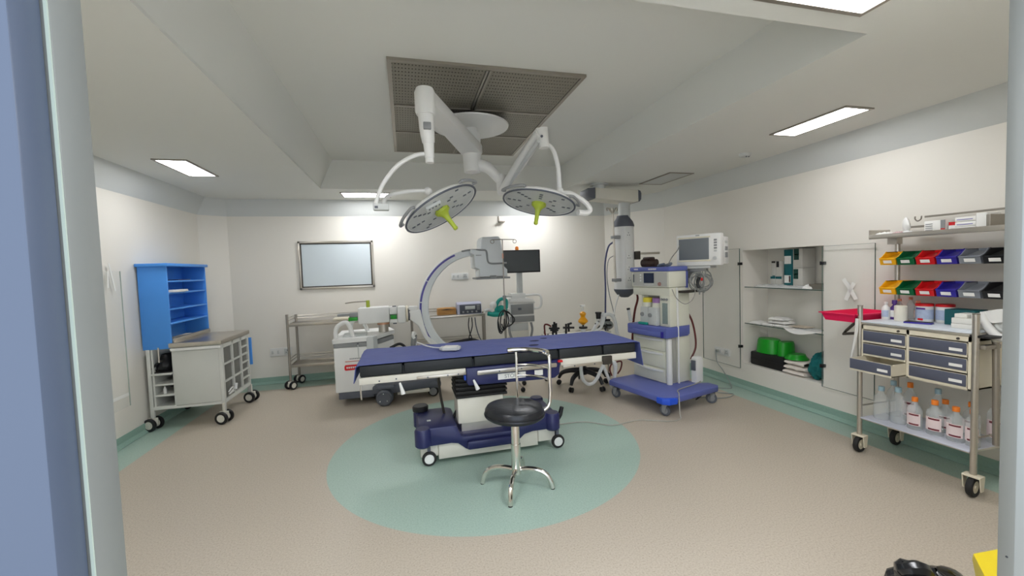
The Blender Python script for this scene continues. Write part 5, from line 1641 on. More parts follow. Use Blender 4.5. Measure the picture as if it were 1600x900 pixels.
carton('small grey carton stacked on top at the left, black square label', 3.605, 3.675, zs + .116, zs + 0.285, x0, x1, CARTON, [(.1, .55, .6, .98, BLACK)])
carton('dark teal carton with two white labels in the middle of the upper shelf', 3.475, 3.575, zs, zs + 0.405, x0, x1, DTEAL, [(.05, .85, .62, .83, WHITEP), (.05, .8, .12, .32, WHITEP), (.6, .78, .14, .3, mat('salmon_mark', (224, 150, 140), 0.6))])
carton('grey carton standing on another, dark square label, right of the teal carton', 3.36, 3.468, zs + .206, zs + 0.41, x0, x1, CARTON, [(.1, .62, .42, .98, mat('dark_green_print', (8, 60, 52), 0.6)), (.15, .55, .66, .72, WHITEP)])
carton('lower grey carton with a dark square label, right of the teal carton', 3.36, 3.468, zs, zs + 0.205, x0, x1, CARTON, [(.05, .55, .45, .95, mat('dark_green_print_b', (8, 60, 52), 0.6)), (.15, .45, .66, .72, WHITEP)])
# plastic-wrapped packs lying along the shelf
def pack(name, label, c, s, m, seed, group=None, cat='pack', rz=0.0, n=12):
    g = G(m)
    M = Matrix.Translation(c) @ Matrix.Rotation(rz, 4, 'Z')
    g.M = M
    def f(u, v, top=True):
        x, y = (u - .5) * s[0], (v - .5) * s[1]
        e = max(0.0, 1 - (2 * abs(u - .5)) ** 4) * max(0.0, 1 - (2 * abs(v - .5)) ** 4)
        k = noise.noise(Vector((u * 4 + seed, v * 4, seed * 1.7))) * .35 + noise.noise(Vector((u * 11 + seed, v * 11, seed))) * .2
        return (x, y, max(0.0015, s[2] * (e ** .5) * (0.75 + k)))
    g.grid(f, n, n)
    g.grid(lambda u, v: ((u - .5) * s[0], (v - .5) * s[1], 0.0), 1, 1)
    return single(name, g, label, cat, group)
pack('plastic_pack', 'crinkled clear plastic pack along the front of the upper glass shelf, left part', (3.90, 3.68, zs), (0.14, 0.36, 0.04), FILM, 1.0)
pack('plastic_pack', 'crinkled clear plastic pack in front of the teal carton on the upper glass shelf', (3.89, 3.40, zs), (0.14, 0.28, 0.032), FILM, 2.0)
pack('white_pouch', 'white pouch beside the steel tray on the upper glass shelf', (3.89, 3.22, zs), (0.10, 0.10, 0.05), WHITEP, 3.0)
g = G(STEELD)
def open_tray(g, x0, x1, y0, y1, z0, z1, fl=0.02, th=0.003):
    o = [(x0 - fl, y0 - fl), (x1 + fl, y0 - fl), (x1 + fl, y1 + fl), (x0 - fl, y1 + fl)]
    b = [(x0, y0), (x1, y0), (x1, y1), (x0, y1)]
    vb = [g.bm.verts.new((*p, z0)) for p in b]; vo = [g.bm.verts.new((*p, z1)) for p in o]
    ib = [g.bm.verts.new((p[0] + th * (1 if p[0] == x0 else -1), p[1] + th * (1 if p[1] == y0 else -1), z0 + th)) for p in b]
    io = [g.bm.verts.new((p[0] + th * (1 if p[0] == x0 - fl else -1), p[1] + th * (1 if p[1] == y0 - fl else -1), z1)) for p in o]
    g.bm.faces.new(vb[::-1]); g.bm.faces.new(ib)
    for k in range(4):
        j = (k + 1) % 4
        g.bm.faces.new((vb[k], vb[j], vo[j], vo[k])); g.bm.faces.new((ib[j], ib[k], io[k], io[j])); g.bm.faces.new((vo[k], vo[j], io[j], io[k]))
    g.fin()
open_tray(g, 3.86, 4.05, 3.03, 3.19, zs, zs + 0.05, 0.012)
single('steel_tray', g, 'small steel tray at the right end of the upper glass shelf', 'tray')
zs = 0.7715
rr = random.Random(4)
for k in range(5):
    pack('paper_pack', ['white sterile pack lying lowest at the left of the lower glass shelf', 'white sterile pack second from the left on the lower glass shelf', 'white sterile pack at the base of the pile in the middle of the lower shelf',
                        'white sterile pack halfway up the pile on the lower glass shelf', 'white sterile pack on top of the pile on the lower glass shelf'][k],
         [(3.92, 3.86, zs), (3.93, 3.70, zs), (3.95, 3.585, zs), (3.95, 3.60, zs + .034), (3.95, 3.61, zs + .068)][k], (0.16, (0.15, .14, .26, 0.24, 0.2)[k], 0.034), WHITEP, k * 3.1, 'white packs on the lower glass shelf')
pack('paper_pack', 'flat clear-fronted pack near the right end of the lower glass shelf', (3.93, 3.25, zs), (0.18, 0.26, 0.02), FILM, 8.8)
g = G(WHITEP)
def sheet_fn(u, v):
    y = 3.46 - 0.44 * u; x = 3.82 - .055 * math.sin(PI * min(1, u * 1.15)) + 0.2 * v
    d = max(0.0, 3.815 - x)
    return (x, y, zs + 0.006 - d * 0.7)
g.grid(sheet_fn, 12, 8, 0.0015)
single('paper_sheet', g, 'white paper sheet drooping over the front of the lower glass shelf', 'paper')
g = G(mat('tan_paper', (206, 192, 172), 0.7)); g.box(3.87, 4.0, 3.26, 3.44, zs + 0.022, zs + 0.027)
single('paper_sheet', g, 'tan sheet lying on the packs of the lower glass shelf', 'paper')
# bottom of the cupboard
zb = NZ0
g = G(BLACK)
g.box(3.84, 4.12, 3.485, 3.915, zb, zb + 0.155, 0.02)
g.use(RUBBER); g.box(3.835, 3.84, 3.50, 3.90, zb + 0.075, zb + 0.08)
single('case', g, 'black rectangular case on the floor of the recessed cupboard', 'case')
g = G(GREEN)
zt_ = zb + 0.156
def basin(g, pts, z0, z1, grow):
    n = len(pts)
    c = Vector((sum(p[0] for p in pts) / n, sum(p[1] for p in pts) / n))
    A = [g.bm.verts.new((c.x + (p[0] - c.x) * (1 + grow), c.y + (p[1] - c.y) * (1 + grow), z0)) for p in pts]
    B = [g.bm.verts.new((p[0], p[1], z1 - 0.02)) for p in pts]
    C_ = [g.bm.verts.new((c.x + (p[0] - c.x) * .9, c.y + (p[1] - c.y) * .9, z1)) for p in pts]
    for k in range(n):
        j = (k + 1) % n
        g.bm.faces.new((A[k], A[j], B[j], B[k])); g.bm.faces.new((B[k], B[j], C_[j], C_[k]))
    g.bm.faces.new(C_); g.bm.faces.new(A[::-1])
    bmesh.ops.recalc_face_normals(g.bm, faces=g.bm.faces)
    g.fin()
def oval(cx, cy, rx, ry, pinch=0.0, n=28): return [(cx + rx * math.cos(2 * PI * k / n) * (1 - pinch * math.cos(2 * PI * k / n * 1) ** 2 * 0), cy + ry * math.sin(2 * PI * k / n) * (1 - pinch * abs(math.cos(2 * PI * k / n)) ** 3)) for k in range(n)]
basin(g, oval(3.95, 3.755, 0.10, 0.125), zt_, zt_ + 0.155, 0.13)
single('basin', g, 'taller upside-down green plastic basin on the black case, at the left', 'basin')
g = G(GREEN)
basin(g, oval(3.97, 3.56, 0.09, 0.06), zt_, zt_ + 0.15, 0.1)
single('basin', g, 'green plastic basin between the taller one and the low one, on the black case', 'basin')
g = G(GREEN)
basin(g, oval(3.93, 3.40, 0.085, 0.085), zt_ , zt_ + 0.05, 0.3)
single('basin', g, 'low flat green plastic basin overhanging the right end of the black case', 'basin')
for k in range(3):
    g = G(LINEN)
    z = zb + 0.0505 * k
    y0, y1 = 3.235 - .01 * (k % 2), 3.475 - .012 * ((k * 7) % 3)
    n = 16
    def fold(u, v, z=z, y0=y0, y1=y1, k=k):
        a = u * 2 * PI
        rx, rz = 0.15, 0.025
        c, s = math.cos(a), math.sin(a)
        x = 3.975 + rx * (abs(c) ** .4) * (1 if c > 0 else -1)
        zz_ = z + rz + (rz - .002) * (abs(s) ** .7) * (1 if s > 0 else -1)
        e = 1 - 0.25 * (abs(2 * v - 1)) ** 6
        return (x + noise.noise(Vector((v * 5, k * 3.3, a))) * .012, y0 + (y1 - y0) * v, z + rz + (zz_ - z - rz) * e + noise.noise(Vector((v * 4, a * .8, k * 5.1))) * .004)
    g.grid(fold, 28, 12)
    for v in (0, 1):
        pass
    bmesh.ops.remove_doubles(g.bm, verts=g.bm.verts, dist=0.0005)
    bmesh.ops.holes_fill(g.bm, edges=[e for e in g.bm.edges if e.is_boundary])
    g.fin()
    single('folded_linen', g, ['folded white linen at the bottom of the stack in the recessed cupboard', 'folded white linen in the middle of the stack of three', 'topmost folded white linen of the stack, partly under the green basin'][k], 'linen', 'folded white linen')
g = G(TEALCLOTH)
def crumple(u, v):
    a = u * 2 * PI
    ph = (v - .5) * PI
    d = 1 + noise.noise(Vector((math.cos(a) * 2.5, math.sin(a) * 2.5, v * 4))) * .25
    d -= .13 * abs(noise.noise(Vector((math.cos(a) * 5 + v * 6, math.sin(a) * 5, v * 9 + 3)))) * 2
    return (3.955 + 0.14 * d * math.cos(a) * math.cos(ph), 3.135 + 0.105 * min(d, 1.05) * math.sin(a) * math.cos(ph), max(zb + 0.001, zb + 0.13 + 0.14 * d * math.sin(ph)))
g.grid(crumple, 60, 36)
single('drape', g, 'crumpled dark teal cloth at the right end of the cupboard floor', 'cloth')
# grey cord plugged in at the right wall
g = G(mat('grey_cord', (150, 156, 152), 0.5))
p = at(1124, 548, x=XR)
g.tube([(XR - .03, p.y, p.z), (XR - .05, p.y, p.z - .03), (XR - .05, p.y - .02, p.z - .14), (XR - .06, p.y - .12, 0.16), (XR - .10, p.y - .30, 0.02), (XR - .20, p.y - .36, 0.008), (XR - .40, p.y - .20, 0.007), (XR - .42, p.y - .42, 0.007), (XR - .30, p.y - .55, 0.007), (XR - .5, p.y - .62, 0.007), (XR - .75, p.y - .5, 0.007)], 0.0055, seg=6)
g.cyl((XR - .0, p.y, p.z), (XR - .045, p.y, p.z), 0.018, seg=12)
single('mains_cord', g, 'grey cord running from the right wall socket down to the floor', 'cable')
# glazed niche on the left wall, seen beside the door jamb
t = thing('glass_door', 'narrow glass panel with white tape on the left wall beside the door jamb', 'glass door', (XL + .02, 4.43, 0.33))
g = G(GLASS); g.box(XL + 0.012, XL + 0.02, 3.9, 4.60, 0.34, 1.60); part('pane', g, t)
g = G(mat('pale_glass_edge', (168, 180, 170), 0.3)); g.box(XL + 0.012, XL + .0205, 4.60, 4.602, 0.34, 1.60); part('pane_edge', g, t)
for z0, z1, y0 in ((1.45, 1.67, 4.44), (0.44, 0.50, 4.42)):
    g = G(TAPE)
    if z0 > 1: g.slab([(XL + .021, 4.46, 1.67), (XL + .021, 4.44, 1.67), (XL + .021, 4.50, 1.42), (XL + .021, 4.52, 1.42)], (0.002, 0, 0)); g.slab([(XL + .021, 4.44, 1.60), (XL + .021, 4.42, 1.60), (XL + .021, 4.41, 1.45), (XL + .021, 4.43, 1.45)], (0.002, 0, 0))
    else: g.box(XL + .021, XL + .023, 4.3, 4.58, z0, z0 + .03)
    part('tape', g, t)

# ================================================================ supply trolley on the right
TX, TY0_, TY1_ = 3.32, 1.70, 2.35
TXB = 3.70
t = thing('supply_trolley', 'steel supply trolley with slate-grey drawers and colour bins on the right', 'trolley', (3.5, 2.02, 0))
for (x, y, zt_) in ((TX, TY1_, 1.125), (TX, TY0_ - .005, 1.125), (TXB, TY1_, 1.64), (TXB, TY0_ - .005, 1.64)):
    g = G(STEEL); g.cyl((x, y, 0.14), (x, y, zt_), 0.0165, seg=14); g.use(STEELD); g.cyl((x, y, zt_), (x, y, zt_ + .006), 0.0175, seg=14); part('post', g, t)
    caster(t, x, y, 0.19, 0.062, -1.45, CREAM, RUBBER, CREAM, w=0.03, stem=0.014)
g = G(STEEL); g.box(TX - .005, TXB + .01, TY0_ - .01, TY1_ + .01, 0.985, 1.004, 0.004); g.use(mat('patterned_worktop', (214, 220, 226), 0.35, var=0.08, scale=40)); g.box(TX - .01, TXB + .01, TY0_ + .01, TY1_ - .008, 1.004, 1.016, 0.004); part('worktop', g, t)
g = G(STEEL); g.box(TX - .0, TXB + .01, TY0_ + .01, TY1_ - .01, 0.258, 0.275, 0.004); g.use(mat('lilac_shelf', (198, 202, 214), 0.35, var=0.03)); g.box(TX - .012, TXB + .01, TY0_ + .012, TY1_ - .012, 0.268, 0.278, 0.003); part('lower_shelf', g, t)
for y in (TY1_, TY0_): 
    g = G(STEEL); g.tube([(TX, y, 0.36), (TXB, y, 0.36)], 0.006, sm=1); part('side_bar', g, t)
# drawer block
g = G(CREAM)
ya, yb, ym = TY1_ - 0.012, TY0_ + 0.012, 2.04
zl, zh = 0.652, 0.984
dz = (zh - zl - 0.036) / 3
g.box(TX + .29, TXB - .02, yb, ya, zl, zh)
for y in (yb, ym - .008, ya - .014): g.box(TX - .005, TXB - .02, y, y + (.014 if y != ym - .008 else .016), zl, zh)
g.box(TX - .005, TXB - .02, yb, ya, zl, zl + .010); g.box(TX - .005, TXB - .02, yb, ya, zh - .03, zh)
part('drawer_block', g, t)
for col, (y1_, y0_) in enumerate(((ya - .016, ym + .010), (ym - .010, yb + .016))):
    for r in range(3):
        z0 = zl + 0.012 + r * (dz)
        out = 0.13 if (col == 0 and r == 0) else 0.0
        xf = TX - .008 - out
        g = G(CREAM)
        g.box(xf, xf + .30, y0_, y0_ + .006, z0, z0 + dz - .014); g.box(xf, xf + .30, y1_ - .006, y1_, z0, z0 + dz - .014); g.box(xf, xf + .30, y0_, y1_, z0, z0 + .006)
        g.box(xf + .294, xf + .30, y0_, y1_, z0, z0 + dz - .014); g.box(xf - .002, xf + .006, y0_, y1_, z0 - .004, z0 + .016)
        g.box(xf - .002, xf + .006, y0_, y1_, z0 + dz - .026, z0 + dz - .014)
        d_ = part('drawer', g, t)
        g = G(SLATE); g.box(xf - .006, xf, y0_ + .003, y1_ - .003, z0 + .010, z0 + dz - .016, 0.001); part('drawer_front', g, d_)
        g = G(WHITEP); g.box(xf - .008, xf - .006, y0_ + .02, y0_ + .085, z0 + .028, z0 + .046); part('label_holder', g, d_)
    g = G(BRACE); g.cyl((TX - .006, y0_ + .045, zh - .016), (TX - .012, y0_ + .045, zh - .016), 0.008, seg=12); part('lock', g, t)
# bin rails and upper shelf
for z in (1.452, 1.232):
    g = G(STEEL); g.box(3.69, 3.705, 1.60, TY1_ + .05, z - .03, z + .03, 0.003); part('bin_rail', g, t)
g = G(STEEL)
g.box(3.52, 3.74, 1.50, 2.43, 1.634, 1.640); g.box(3.517, 3.523, 1.50, 2.43, 1.628, 1.662, 0.002); g.box(3.52, 3.74, 2.427, 2.433, 1.634, 1.70, 0.002); g.box(3.737, 3.742, 1.50, 2.43, 1.634, 1.66)
g.box(3.66, 3.72, TY1_ - .02, TY1_ + .045, 1.585, 1.634)
g.use(STEELD); g.box(3.53, 3.735, 1.745, 1.765, 1.641, 1.735, 0.003)
part('upper_shelf', g, t)
g = G(STEELD); g.box(3.73, 3.742, 1.5, 2.20, 1.768, 1.782, 0.002); g.tube([(3.735, 2.22, 1.785), (3.735, 2.225, 1.76), (3.735, 2.245, 1.75), (3.735, 2.26, 1.765), (3.735, 2.26, 1.785)], 0.005, seg=6); part('upper_rail', g, t)
g = G(STEELD); g.box(3.72, 3.735, 2.1, 2.30, 1.70, 1.715, 0.002); part('cross_rail', g, t)
g = G(BRACE)
g.tube([(TX + .0, TY1_ + .03, 1.0), (TX - .0, TY1_ + .10, 0.925), (TX, TY1_ + .125, 0.895), (TX, TY1_ + .02, 0.915)], 0.011, seg=8, sm=1); part('folding_bracket', g, t)
g = G(WHITE); g.tube([(TX - .02, TY1_ + .006, 1.03), (TX - .022, TY1_ + .012, 0.92), (TX - .02, TY1_ + .03, 0.82), (TX - .02, TY1_ + .05, 0.71)], [0.012, 0.011, 0.009, 0.006], seg=8); part('tie_strip', g, t, 'white tie strip wound on the post')
# folded side flap struts
for (ya_, yb_, xo) in ((1.665, 1.655, 0.12), (1.69, 1.675, 0.15)):
    g = G(STEELD); g.tube([(TX + xo, ya_, 0.955), (TX + xo, yb_, 0.32)], 0.016 if xo < .14 else .008, seg=12, sm=1)
    if xo < .14: g.use(OFFW); g.cyl((TX + xo, ya_, 0.955), (TX + xo, ya_, 0.985), 0.02, seg=14)
    part('folded_strut', g, t)
g = G(STEELD); g.box(TX + .01, TX + .15, 1.655, 1.685, 0.915, 0.94, 0.003); g.use(BLACK); g.box(TX - .01, TX + .16, 1.62, 1.72, 0.985, 1.0, 0.003); part('flap_hinge', g, t)
# pink tray on the bracket
g = G(PINK)
open_tray(g, 3.305, 3.69, 2.385, 2.605, 0.995, 1.055, 0.02, 0.004)
g.box(3.275, 3.72, 2.352, 2.366, 1.052, 1.060); g.box(3.275, 3.72, 2.624, 2.638, 1.052, 1.060); g.box(3.272, 3.286, 2.352, 2.638, 1.052, 1.060); g.box(3.706, 3.72, 2.352, 2.638, 1.052, 1.060)
single('tray', g, 'shallow magenta plastic tray on a bracket at the left end of the supply trolley', 'tray')

# storage bins
def bin_(label, yc, z0, m, group):
    w = 0.112
    t = thing('storage_bin', label, 'storage bin', (3.6, yc, z0), group)
    H = 0.098
    xf, xb = 3.50, 3.688
    g = G(m)
    th = 0.003
    y0, y1 = yc - w / 2, yc + w / 2
    iy0, iy1 = y0 + .012, y1 - .012
    for ya_, yb_ in ((y0 + .004, iy0), (iy1, y1 - .004)):
        pass
    # sides (hopper profile), floor, back, low front
    side = [(xf + .012, z0), (xb, z0), (xb, z0 + H), (xf + .075, z0 + H), (xf + .03, z0 + H * .62), (xf, z0 + H * .45)]
    for ya_ in (y0 + .003, y1 - .003 - th): g.prism(side, 'y', ya_, ya_ + th)
    g.box(xf + .012, xb, y0 + .003, y1 - .003, z0, z0 + th)
    g.box(xb - th, xb, y0 + .003, y1 - .003, z0, z0 + H)
    g.slab([(xf + .012, y0 + .003, z0), (xf + .012, y1 - .003, z0), (xf, y1 - .003, z0 + H * .47), (xf, y0 + .003, z0 + H * .47)], (th, 0, 0))
    g.tube([(xf + .075, y0 + .002, z0 + H), (xf + .03, y0 + .002, z0 + H * .62), (xf - .002, y0 + .004, z0 + H * .47), (xf - .002, y1 - .004, z0 + H * .47), (xf + .03, y1 - .002, z0 + H * .62), (xf + .075, y1 - .002, z0 + H)], 0.004, seg=6, sm=1)
    g.box(xf + .07, xb, y0, y0 + .006, z0 + H - .005, z0 + H); g.box(xf + .07, xb, y1 - .006, y1, z0 + H - .005, z0 + H)
    # stored stuff makes the bin read solid
    g.slab([(xf + .014, y0 + .006, z0 + H * .38), (xf + .014, y1 - .006, z0 + H * .38), (xb - .004, y1 - .006, z0 + H * .85), (xb - .004, y0 + .006, z0 + H * .85)], (0, 0, -0.004))
    part('shell', g, t)
    g = G(WHITEP); g.slab([(xf - .0035 + .0055, yc - .03, z0 + .012), (xf - .0035 + .0055, yc + .024, z0 + .012), (xf - .006, yc + .024, z0 + .034), (xf - .006, yc - .03, z0 + .034)], (-0.001, 0, 0)); part('label', g, t, 'small white label')
ys = [2.29, 2.177, 2.06, 1.943, 1.826, 1.709]
for z0, rown in ((1.428, 'upper'), (1.208, 'lower')):
    for yc, (nm, m) in zip(ys, (('yellow', YELLOW), ('green', BINGREEN), ('red', RED), ('blue', BINBLUE), ('grey', BINGREY), ('black', BLACK))):
        bin_('%s hopper-fronted storage bin in the %s row above the supply trolley' % (nm, rown), yc, z0, m, '%s row of storage bins' % rown)

# things on the upper shelf
zs = 1.641
pack('plastic_pack', 'flat white wrapped pack at the left end of the trolley top shelf', (3.59, 2.365, zs), (0.10, 0.12, 0.045), WHITEP, 21.0)
pack('plastic_pack', 'crumpled pack with a red-brown corner on the trolley top shelf', (3.585, 2.27, zs), (0.08, 0.07, 0.04), mat('rosy_pack', (206, 176, 176), 0.5, var=0.3, scale=40), 22.0)
g = G(WHITE)
c = Vector((3.60, 2.225, zs))
g.M = Matrix.Translation(c)
g.lathe([(0, 0), (0.03, 0), (0.032, 0.02), (0.02, 0.035), (0, 0.036)], seg=18)
g.lathe([(0.012, 0.02), (0.034, 0.05), (0.036, 0.08), (0.026, 0.115), (0.012, 0.135), (0, 0.138)], (0, 0, 0), (0.1, 0.15, 1), 18, sx=0.55)
single('face_mask', g, 'pale grey moulded mask standing on the trolley top shelf', 'mask')
t = thing('carton', 'low white carton with grey print and a red end on the trolley top shelf', 'carton', (3.6, 2.04, zs), 'boxes on the trolley top shelf')
g = G(WHITEP); g.box(3.56, 3.66, 1.985, 2.10, zs, zs + .088, 0.002); part('body', g, t)
g = G(MGREY)
for k in range(4):
    g.box(3.558, 3.5605, 2.052, 2.092, zs + .022 + k * .014, zs + .027 + k * .014)
part('printing', g, t)['kind'] = 'stuff'
g = G(RED); g.box(3.5585, 3.5625, 1.984, 2.008, zs + 0.002, zs + .03); g.use(MGREY); g.box(3.5585, 3.5625, 1.984, 2.008, zs + 0.03, zs + .088); part('end_flap', g, t, 'grey and red end of the carton')
t = thing('jar', 'small jar with a dark red cap on the trolley top shelf', 'jar', (3.6, 1.956, zs))
g = G(WHITE); g.lathe([(0, 0), (0.021, 0), (0.021, 0.04), (0.017, 0.046), (0, 0.046)], (3.585, 1.956, zs), seg=20); part('body', g, t)
g = G(RED); g.lathe([(0, 0.046), (0.02, 0.046), (0.02, 0.068), (0, 0.07)], (3.585, 1.956, zs), seg=20); part('cap', g, t)
for k in range(3):
    g = G(WHITEP); g.box(3.555, 3.67, 1.826, 1.93, zs + k * .032, zs + k * .032 + .030, 0.003); g.use(mat('violet_print_%d' % k, (146, 140, 186), 0.6)); g.box(3.554, 3.556, 1.84, 1.92, zs + k * .032 + .010, zs + k * .032 + .016)
    single('carton', g, ['lowest of three flat white cartons with violet print on the trolley top shelf', 'middle of three flat white cartons with violet print on the trolley top shelf', 'topmost of three flat white cartons with violet print on the trolley top shelf'][k], 'carton', 'boxes on the trolley top shelf')
g = G(WHITEP); g.box(3.55, 3.68, 1.77, 1.822, zs, zs + .108, 0.003)
single('carton', g, 'tall plain white carton right of the three flat cartons on the trolley top shelf', 'carton', 'boxes on the trolley top shelf')

# things on the worktop
zs = 1.0165
def bottle(name, label, x, y, z, r, h, body, capm, lab=None, group=None, neck=0.4, caph=0.12, capr=0.5, bands=None, cat='bottle', rx=1.0):
    t = thing(name, label, cat, (x, y, z), group)
    g = G(body)
    hb = h * (1 - caph)
    g.lathe([(0, 0), (r * .92, 0), (r, hb * .03), (r, hb * .68), (r * .9, hb * .78), (r * neck, hb * .93), (r * neck, hb), (0, hb)], (x, y, z), seg=20, sx=rx)
    part('body', g, t)
    g = G(capm); g.lathe([(0, hb), (r * capr, hb), (r * capr, h - .003), (r * capr * .9, h), (0, h)], (x, y, z), seg=16); part('cap', g, t)
    if lab is not None:
        g = G(lab)
        n = 8
        a0, a1 = PI * .72, PI * 1.38
        pts = []
        for i in range(n):
            f0, f1 = a0 + (a1 - a0) * i / n, a0 + (a1 - a0) * (i + 1) / n
            rr_ = r * 1.015
            g.bm.faces.new([g.bm.verts.new((x + rr_ * rx * math.cos(f), y + rr_ * math.sin(f), z + hz_)) for f, hz_ in ((f0, hb * .16), (f1, hb * .16), (f1, hb * .6), (f0, hb * .6))])
        bmesh.ops.remove_doubles(g.bm, verts=g.bm.verts, dist=1e-5)
        g.fin()
        if bands:
            g.use(bands)
            for zz0 in (.18, .52):
                for i in range(2, n - 1):
                    f0, f1 = a0 + (a1 - a0) * i / n, a0 + (a1 - a0) * (i + 1) / n
                    rr_ = r * 1.025
                    g.bm.faces.new([g.bm.verts.new((x + rr_ * rx * math.cos(f), y + rr_ * math.sin(f), z + hb * hz_)) for f, hz_ in ((f0, zz0), (f1, zz0), (f1, zz0 + .055), (f0, zz0 + .055))])
            g.fin()
        part('label', g, t)
    return t
BLUEL = mat('pale_blue_label', (176, 190, 214), 0.5, var=0.15, scale=60)
bottle('bottle', 'white-capped bottle with a pale blue label next to the magenta tray', 3.53, 2.315, zs, 0.026, 0.13, WHITE, WHITE, BLUEL)
bottle('bottle', 'purple-capped dark bottle with a white label next to the white-capped one', 3.56, 2.278, zs, 0.025, 0.145, PURPLE, PURPLE, WHITEP, capr=.62, caph=.2)
g = G(mat('cream_pot', (228, 224, 208), 0.5)); g.lathe([(0, 0), (0.036, 0), (0.037, 0.006), (0.037, 0.108), (0.034, 0.112), (0, 0.112)], (3.51, 2.205, zs), seg=26)
single('pot', g, 'plain cream cylindrical pot on the supply trolley worktop', 'pot')
for k, (x, y, h) in enumerate(((3.64, 2.295, 0.15), (3.66, 2.235, 0.165), (3.62, 2.165, 0.145))):
    bottle('bottle', ['clear bottle with an orange-pink cap behind the cream pot, leftmost of three', 'clear bottle with an orange-pink cap behind the cream pot, middle and tallest of three', 'clear bottle with an orange-pink cap right of the cream pot, with a pinkish label'][k], x, y, zs, 0.024, h, CLEARP, mat('salmon_cap_%d' % k, (232, 150, 120), 0.5), mat('pinkish_label_%d' % k, (214, 190, 182), 0.6) if k == 2 else None, 'clear bottles on the worktop')
for k, (y, lab) in enumerate(((2.115, 'white tub with a dark red lid left of a similar one on the worktop'), (2.02, 'white tub with a dark red lid right of a similar one, by the teal box'))):
    t = thing('tub', lab, 'tub', (3.61, y, zs), 'white tubs with red lids')
    x = 3.60 if k == 0 else 3.64
    g = G(WHITE); g.lathe([(0, 0), (0.046, 0), (0.048, 0.004), (0.048, 0.112), (0, 0.112)], (x, y, zs), seg=28)
    g.use(BLUEL); g.lathe([(0.0484, 0.02), (0.0484, 0.09)], (x, y, zs), seg=28)
    part('body', g, t)
    g = G(RED); g.lathe([(0, 0.112), (0.05, 0.112), (0.05, 0.126), (0.046, 0.13), (0, 0.13)], (x, y, zs), seg=28); part('lid', g, t)
    if k == 0:
        g = G(RED); g.box(x - .050, x - .046, y - .018, y + .012, zs + .012, zs + .026); g.use(PURPLE); g.box(x - .050, x - .045, y - .03, y + .022, zs + .09, zs + .102); part('printing', g, t, 'red and violet print')
g = G(BINBLUE); g.M = Matrix.Translation((3.46, 2.07, zs)) @ Matrix.Rotation(0.3, 4, 'Z'); g.box(-0.03, 0.03, -0.075, 0.07, 0, 0.010, 0.003); g.use(BLACK); g.box(-0.025, 0.025, -0.07, 0.065, 0.010, 0.013)
single('notebook', g, 'small dark violet-black notebook lying in front of the white tubs', 'notebook')
g = G(mat('teal_box', (20, 88, 92), 0.6)); g.box(3.55, 3.68, 1.82, 1.975, zs, zs + .105, 0.003)
single('box', g, 'dark teal box behind the white boxes at the right of the worktop', 'box')
CART2 = mat('white_carton', (222, 220, 212), 0.6, var=0.02)
for k, (y0, y1, x0, x1, z0, z1, lab) in enumerate(((1.745, 1.868, 3.42, 3.55, 0, .030, 'lowest long white box at the front right of the worktop'), (1.748, 1.866, 3.42, 3.55, .031, .066, 'middle long white box at the front right of the worktop'), (1.80, 1.862, 3.44, 3.55, .067, .092, 'small white box on top of the long ones, at the left'), (1.72, 1.785, 3.45, 3.56, .067, .098, 'small white box on top of the long ones, at the right'))):
    g = G(CART2); g.box(x0, x1, y0, y1, zs + z0, zs + z1, 0.002)
    single('carton', g, lab, 'carton', 'white boxes on the worktop')
# white moulded examination-lamp head hanging over the right end
t = thing('moulded_arm', 'white curved moulded appliance at the right end of the supply trolley', 'appliance', (3.42, 1.64, 0.95))
g = G(WHITE)
q = lambda u_, v_, xx=3.42: at(u_, v_, x=xx)
g.tube([q(1535, 487), q(1537, 498), q(1543, 509), q(1551, 519), q(1560, 526), q(1572, 529), q(1585, 527)], [0.010, 0.018, 0.021, 0.023, 0.024, 0.024, 0.022], seg=12)
g.slab([q(1534.5, 487), q(1540, 503), q(1552, 505), q(1575, 503), q(1585, 484), q(1560, 483)], (0.10, 0, 0))
part('shell', g, t)
g = G(LGREY); g.tube([q(1556, 507, 3.45), q(1562, 514, 3.45), q(1572, 518, 3.45)], 0.014, seg=8); g.slab([q(1553, 503, 3.44), q(1556, 511, 3.44), q(1564, 518, 3.44), q(1580, 519, 3.44), q(1585, 503, 3.44)], (0.05, 0, 0)); part('handle', g, t)

# bottles on the lower shelf
zs = 0.2785
LABEL = mat('bottle_label', (232, 214, 212), 0.6, var=0.05)
DARKRED = mat('label_band', (110, 32, 44), 0.6)
PALEB = mat('pale_blue_cap', (168, 200, 214), 0.5)
def fluid(label, x, y, r, h, capm, lab, rx=0.8):
    bottle('fluid_bottle', label, x, y, zs, r, h, CLEARP, capm, LABEL if lab else None, 'fluid bottles on the lower shelf', neck=.36, caph=.13, capr=.40, bands=DARKRED if lab else None, rx=rx)
fluid('clear bottle with a pale blue cap, leftmost on the lower shelf', 3.41, 2.262, 0.048, 0.245, PALEB, False)
fluid('clear bottle with a pale blue cap, second from the left on the lower shelf', 3.43, 2.165, 0.048, 0.262, PALEB, False)
fluid('clear bottle with a pale blue cap behind the two leftmost ones', 3.57, 2.285, 0.045, 0.265, PALEB, False)
fluid('orange-capped labelled bottle just right of the two pale-capped ones', 3.41, 2.052, 0.043, 0.225, ORANGE, True)
fluid('orange-capped labelled bottle in the middle of the front row', 3.42, 1.945, 0.046, 0.235, ORANGE, True)
fluid('orange-capped labelled bottle behind the gap of the front row', 3.53, 1.95, 0.043, 0.225, ORANGE, True)
fluid('tall orange-capped bottle standing at the back behind the first labelled one', 3.55, 2.165, 0.043, 0.285, ORANGE, True)
fluid('orange-capped labelled bottle third in the front row', 3.42, 1.835, 0.046, 0.225, ORANGE, True)
fluid('orange-capped labelled bottle behind the right front post', 3.42, 1.752, 0.036, 0.235, ORANGE, True)
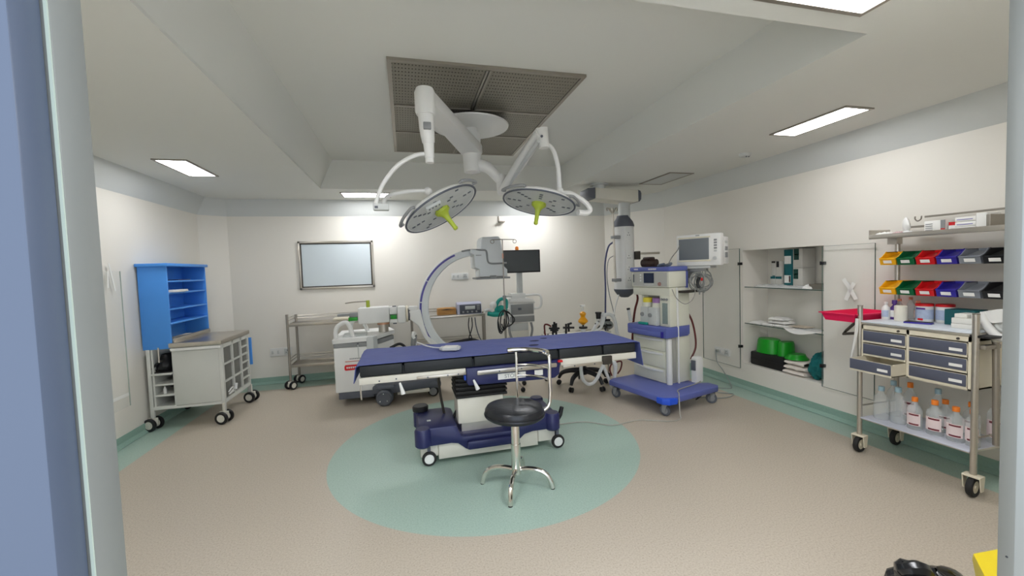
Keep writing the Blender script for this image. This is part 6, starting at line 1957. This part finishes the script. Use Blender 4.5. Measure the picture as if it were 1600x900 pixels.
fluid('bottle with an orange cap in the back row behind the third labelled one', 3.56, 1.83, 0.044, 0.24, ORANGE, True)
fluid('bottle with an orange cap in the back row at the far right', 3.60, 1.737, 0.040, 0.29, ORANGE, True)
fluid('pale-capped clear bottle in the back row between the orange-capped ones', 3.60, 2.03, 0.044, 0.27, PALEB, False)

# ================================================================ waste bags by the door
def bag(g, c, rx, ry, h, seed, top=0.0):
    def f(u, v):
        a = u * 2 * PI
        k = 1 + noise.noise(Vector((math.cos(a) * 2.3 + seed, math.sin(a) * 2.3, v * 2.5))) * .22 + noise.noise(Vector((math.cos(a) * 6 + seed, math.sin(a) * 6, v * 6))) * .08
        prof = (0.9 + 0.15 * math.sin(PI * v)) if v < .8 else (1.0 - ((v - .8) / .2) ** 2 * .95)
        return (c[0] + rx * prof * k * math.cos(a), c[1] + ry * prof * k * math.sin(a), c[2] + h * (v if v < .8 else .8 + (v - .8) * (1 + .4 * noise.noise(Vector((a, seed, v))))))
    g.grid(f, 40, 20)
g = G(BAG)
bag(g, (1.69, 0.955, 0.004), 0.165, 0.11, 0.430, 2.0)
g.tube([(1.60, 0.965, 0.39), (1.565, 0.96, 0.455), (1.54, 0.945, 0.475), (1.575, 0.925, 0.478), (1.61, 0.935, 0.42)], [0.04, 0.034, 0.02, 0.026, 0.03], seg=8)
single('bin_bag', g, 'shiny black bin bag at the bottom right beside the door jamb', 'bin bag')
g = G(YELBIN)
zy = 0.43
top = [at(1519, 873, z=zy), at(1566, 864, z=zy), at(1640, 870, z=zy), at(1640, 960, z=zy), at(1545, 925, z=zy)]
cy = sum(top, Vector()) / 5
low = [Vector((cy.x + (p.x - cy.x) * .45 + .03, cy.y + (p.y - cy.y) * .45, 0.0)) for p in top]
lid = [p + Vector((0, 0, .02)) for p in top]
va = [g.bm.verts.new(p) for p in low]; vb = [g.bm.verts.new(p) for p in top]; vc = [g.bm.verts.new(cy + (p - cy) * .97) for p in lid]
for A, B in ((va, vb), (vb, vc)):
    for k in range(5): g.bm.faces.new((A[k], A[(k + 1) % 5], B[(k + 1) % 5], B[k]))
g.bm.faces.new(va[::-1]); g.bm.faces.new(vc)
bmesh.ops.recalc_face_normals(g.bm, faces=g.bm.faces)
g.fin()
single('waste_bin', g, 'yellow waste bin half hidden by the right door jamb', 'waste bin')
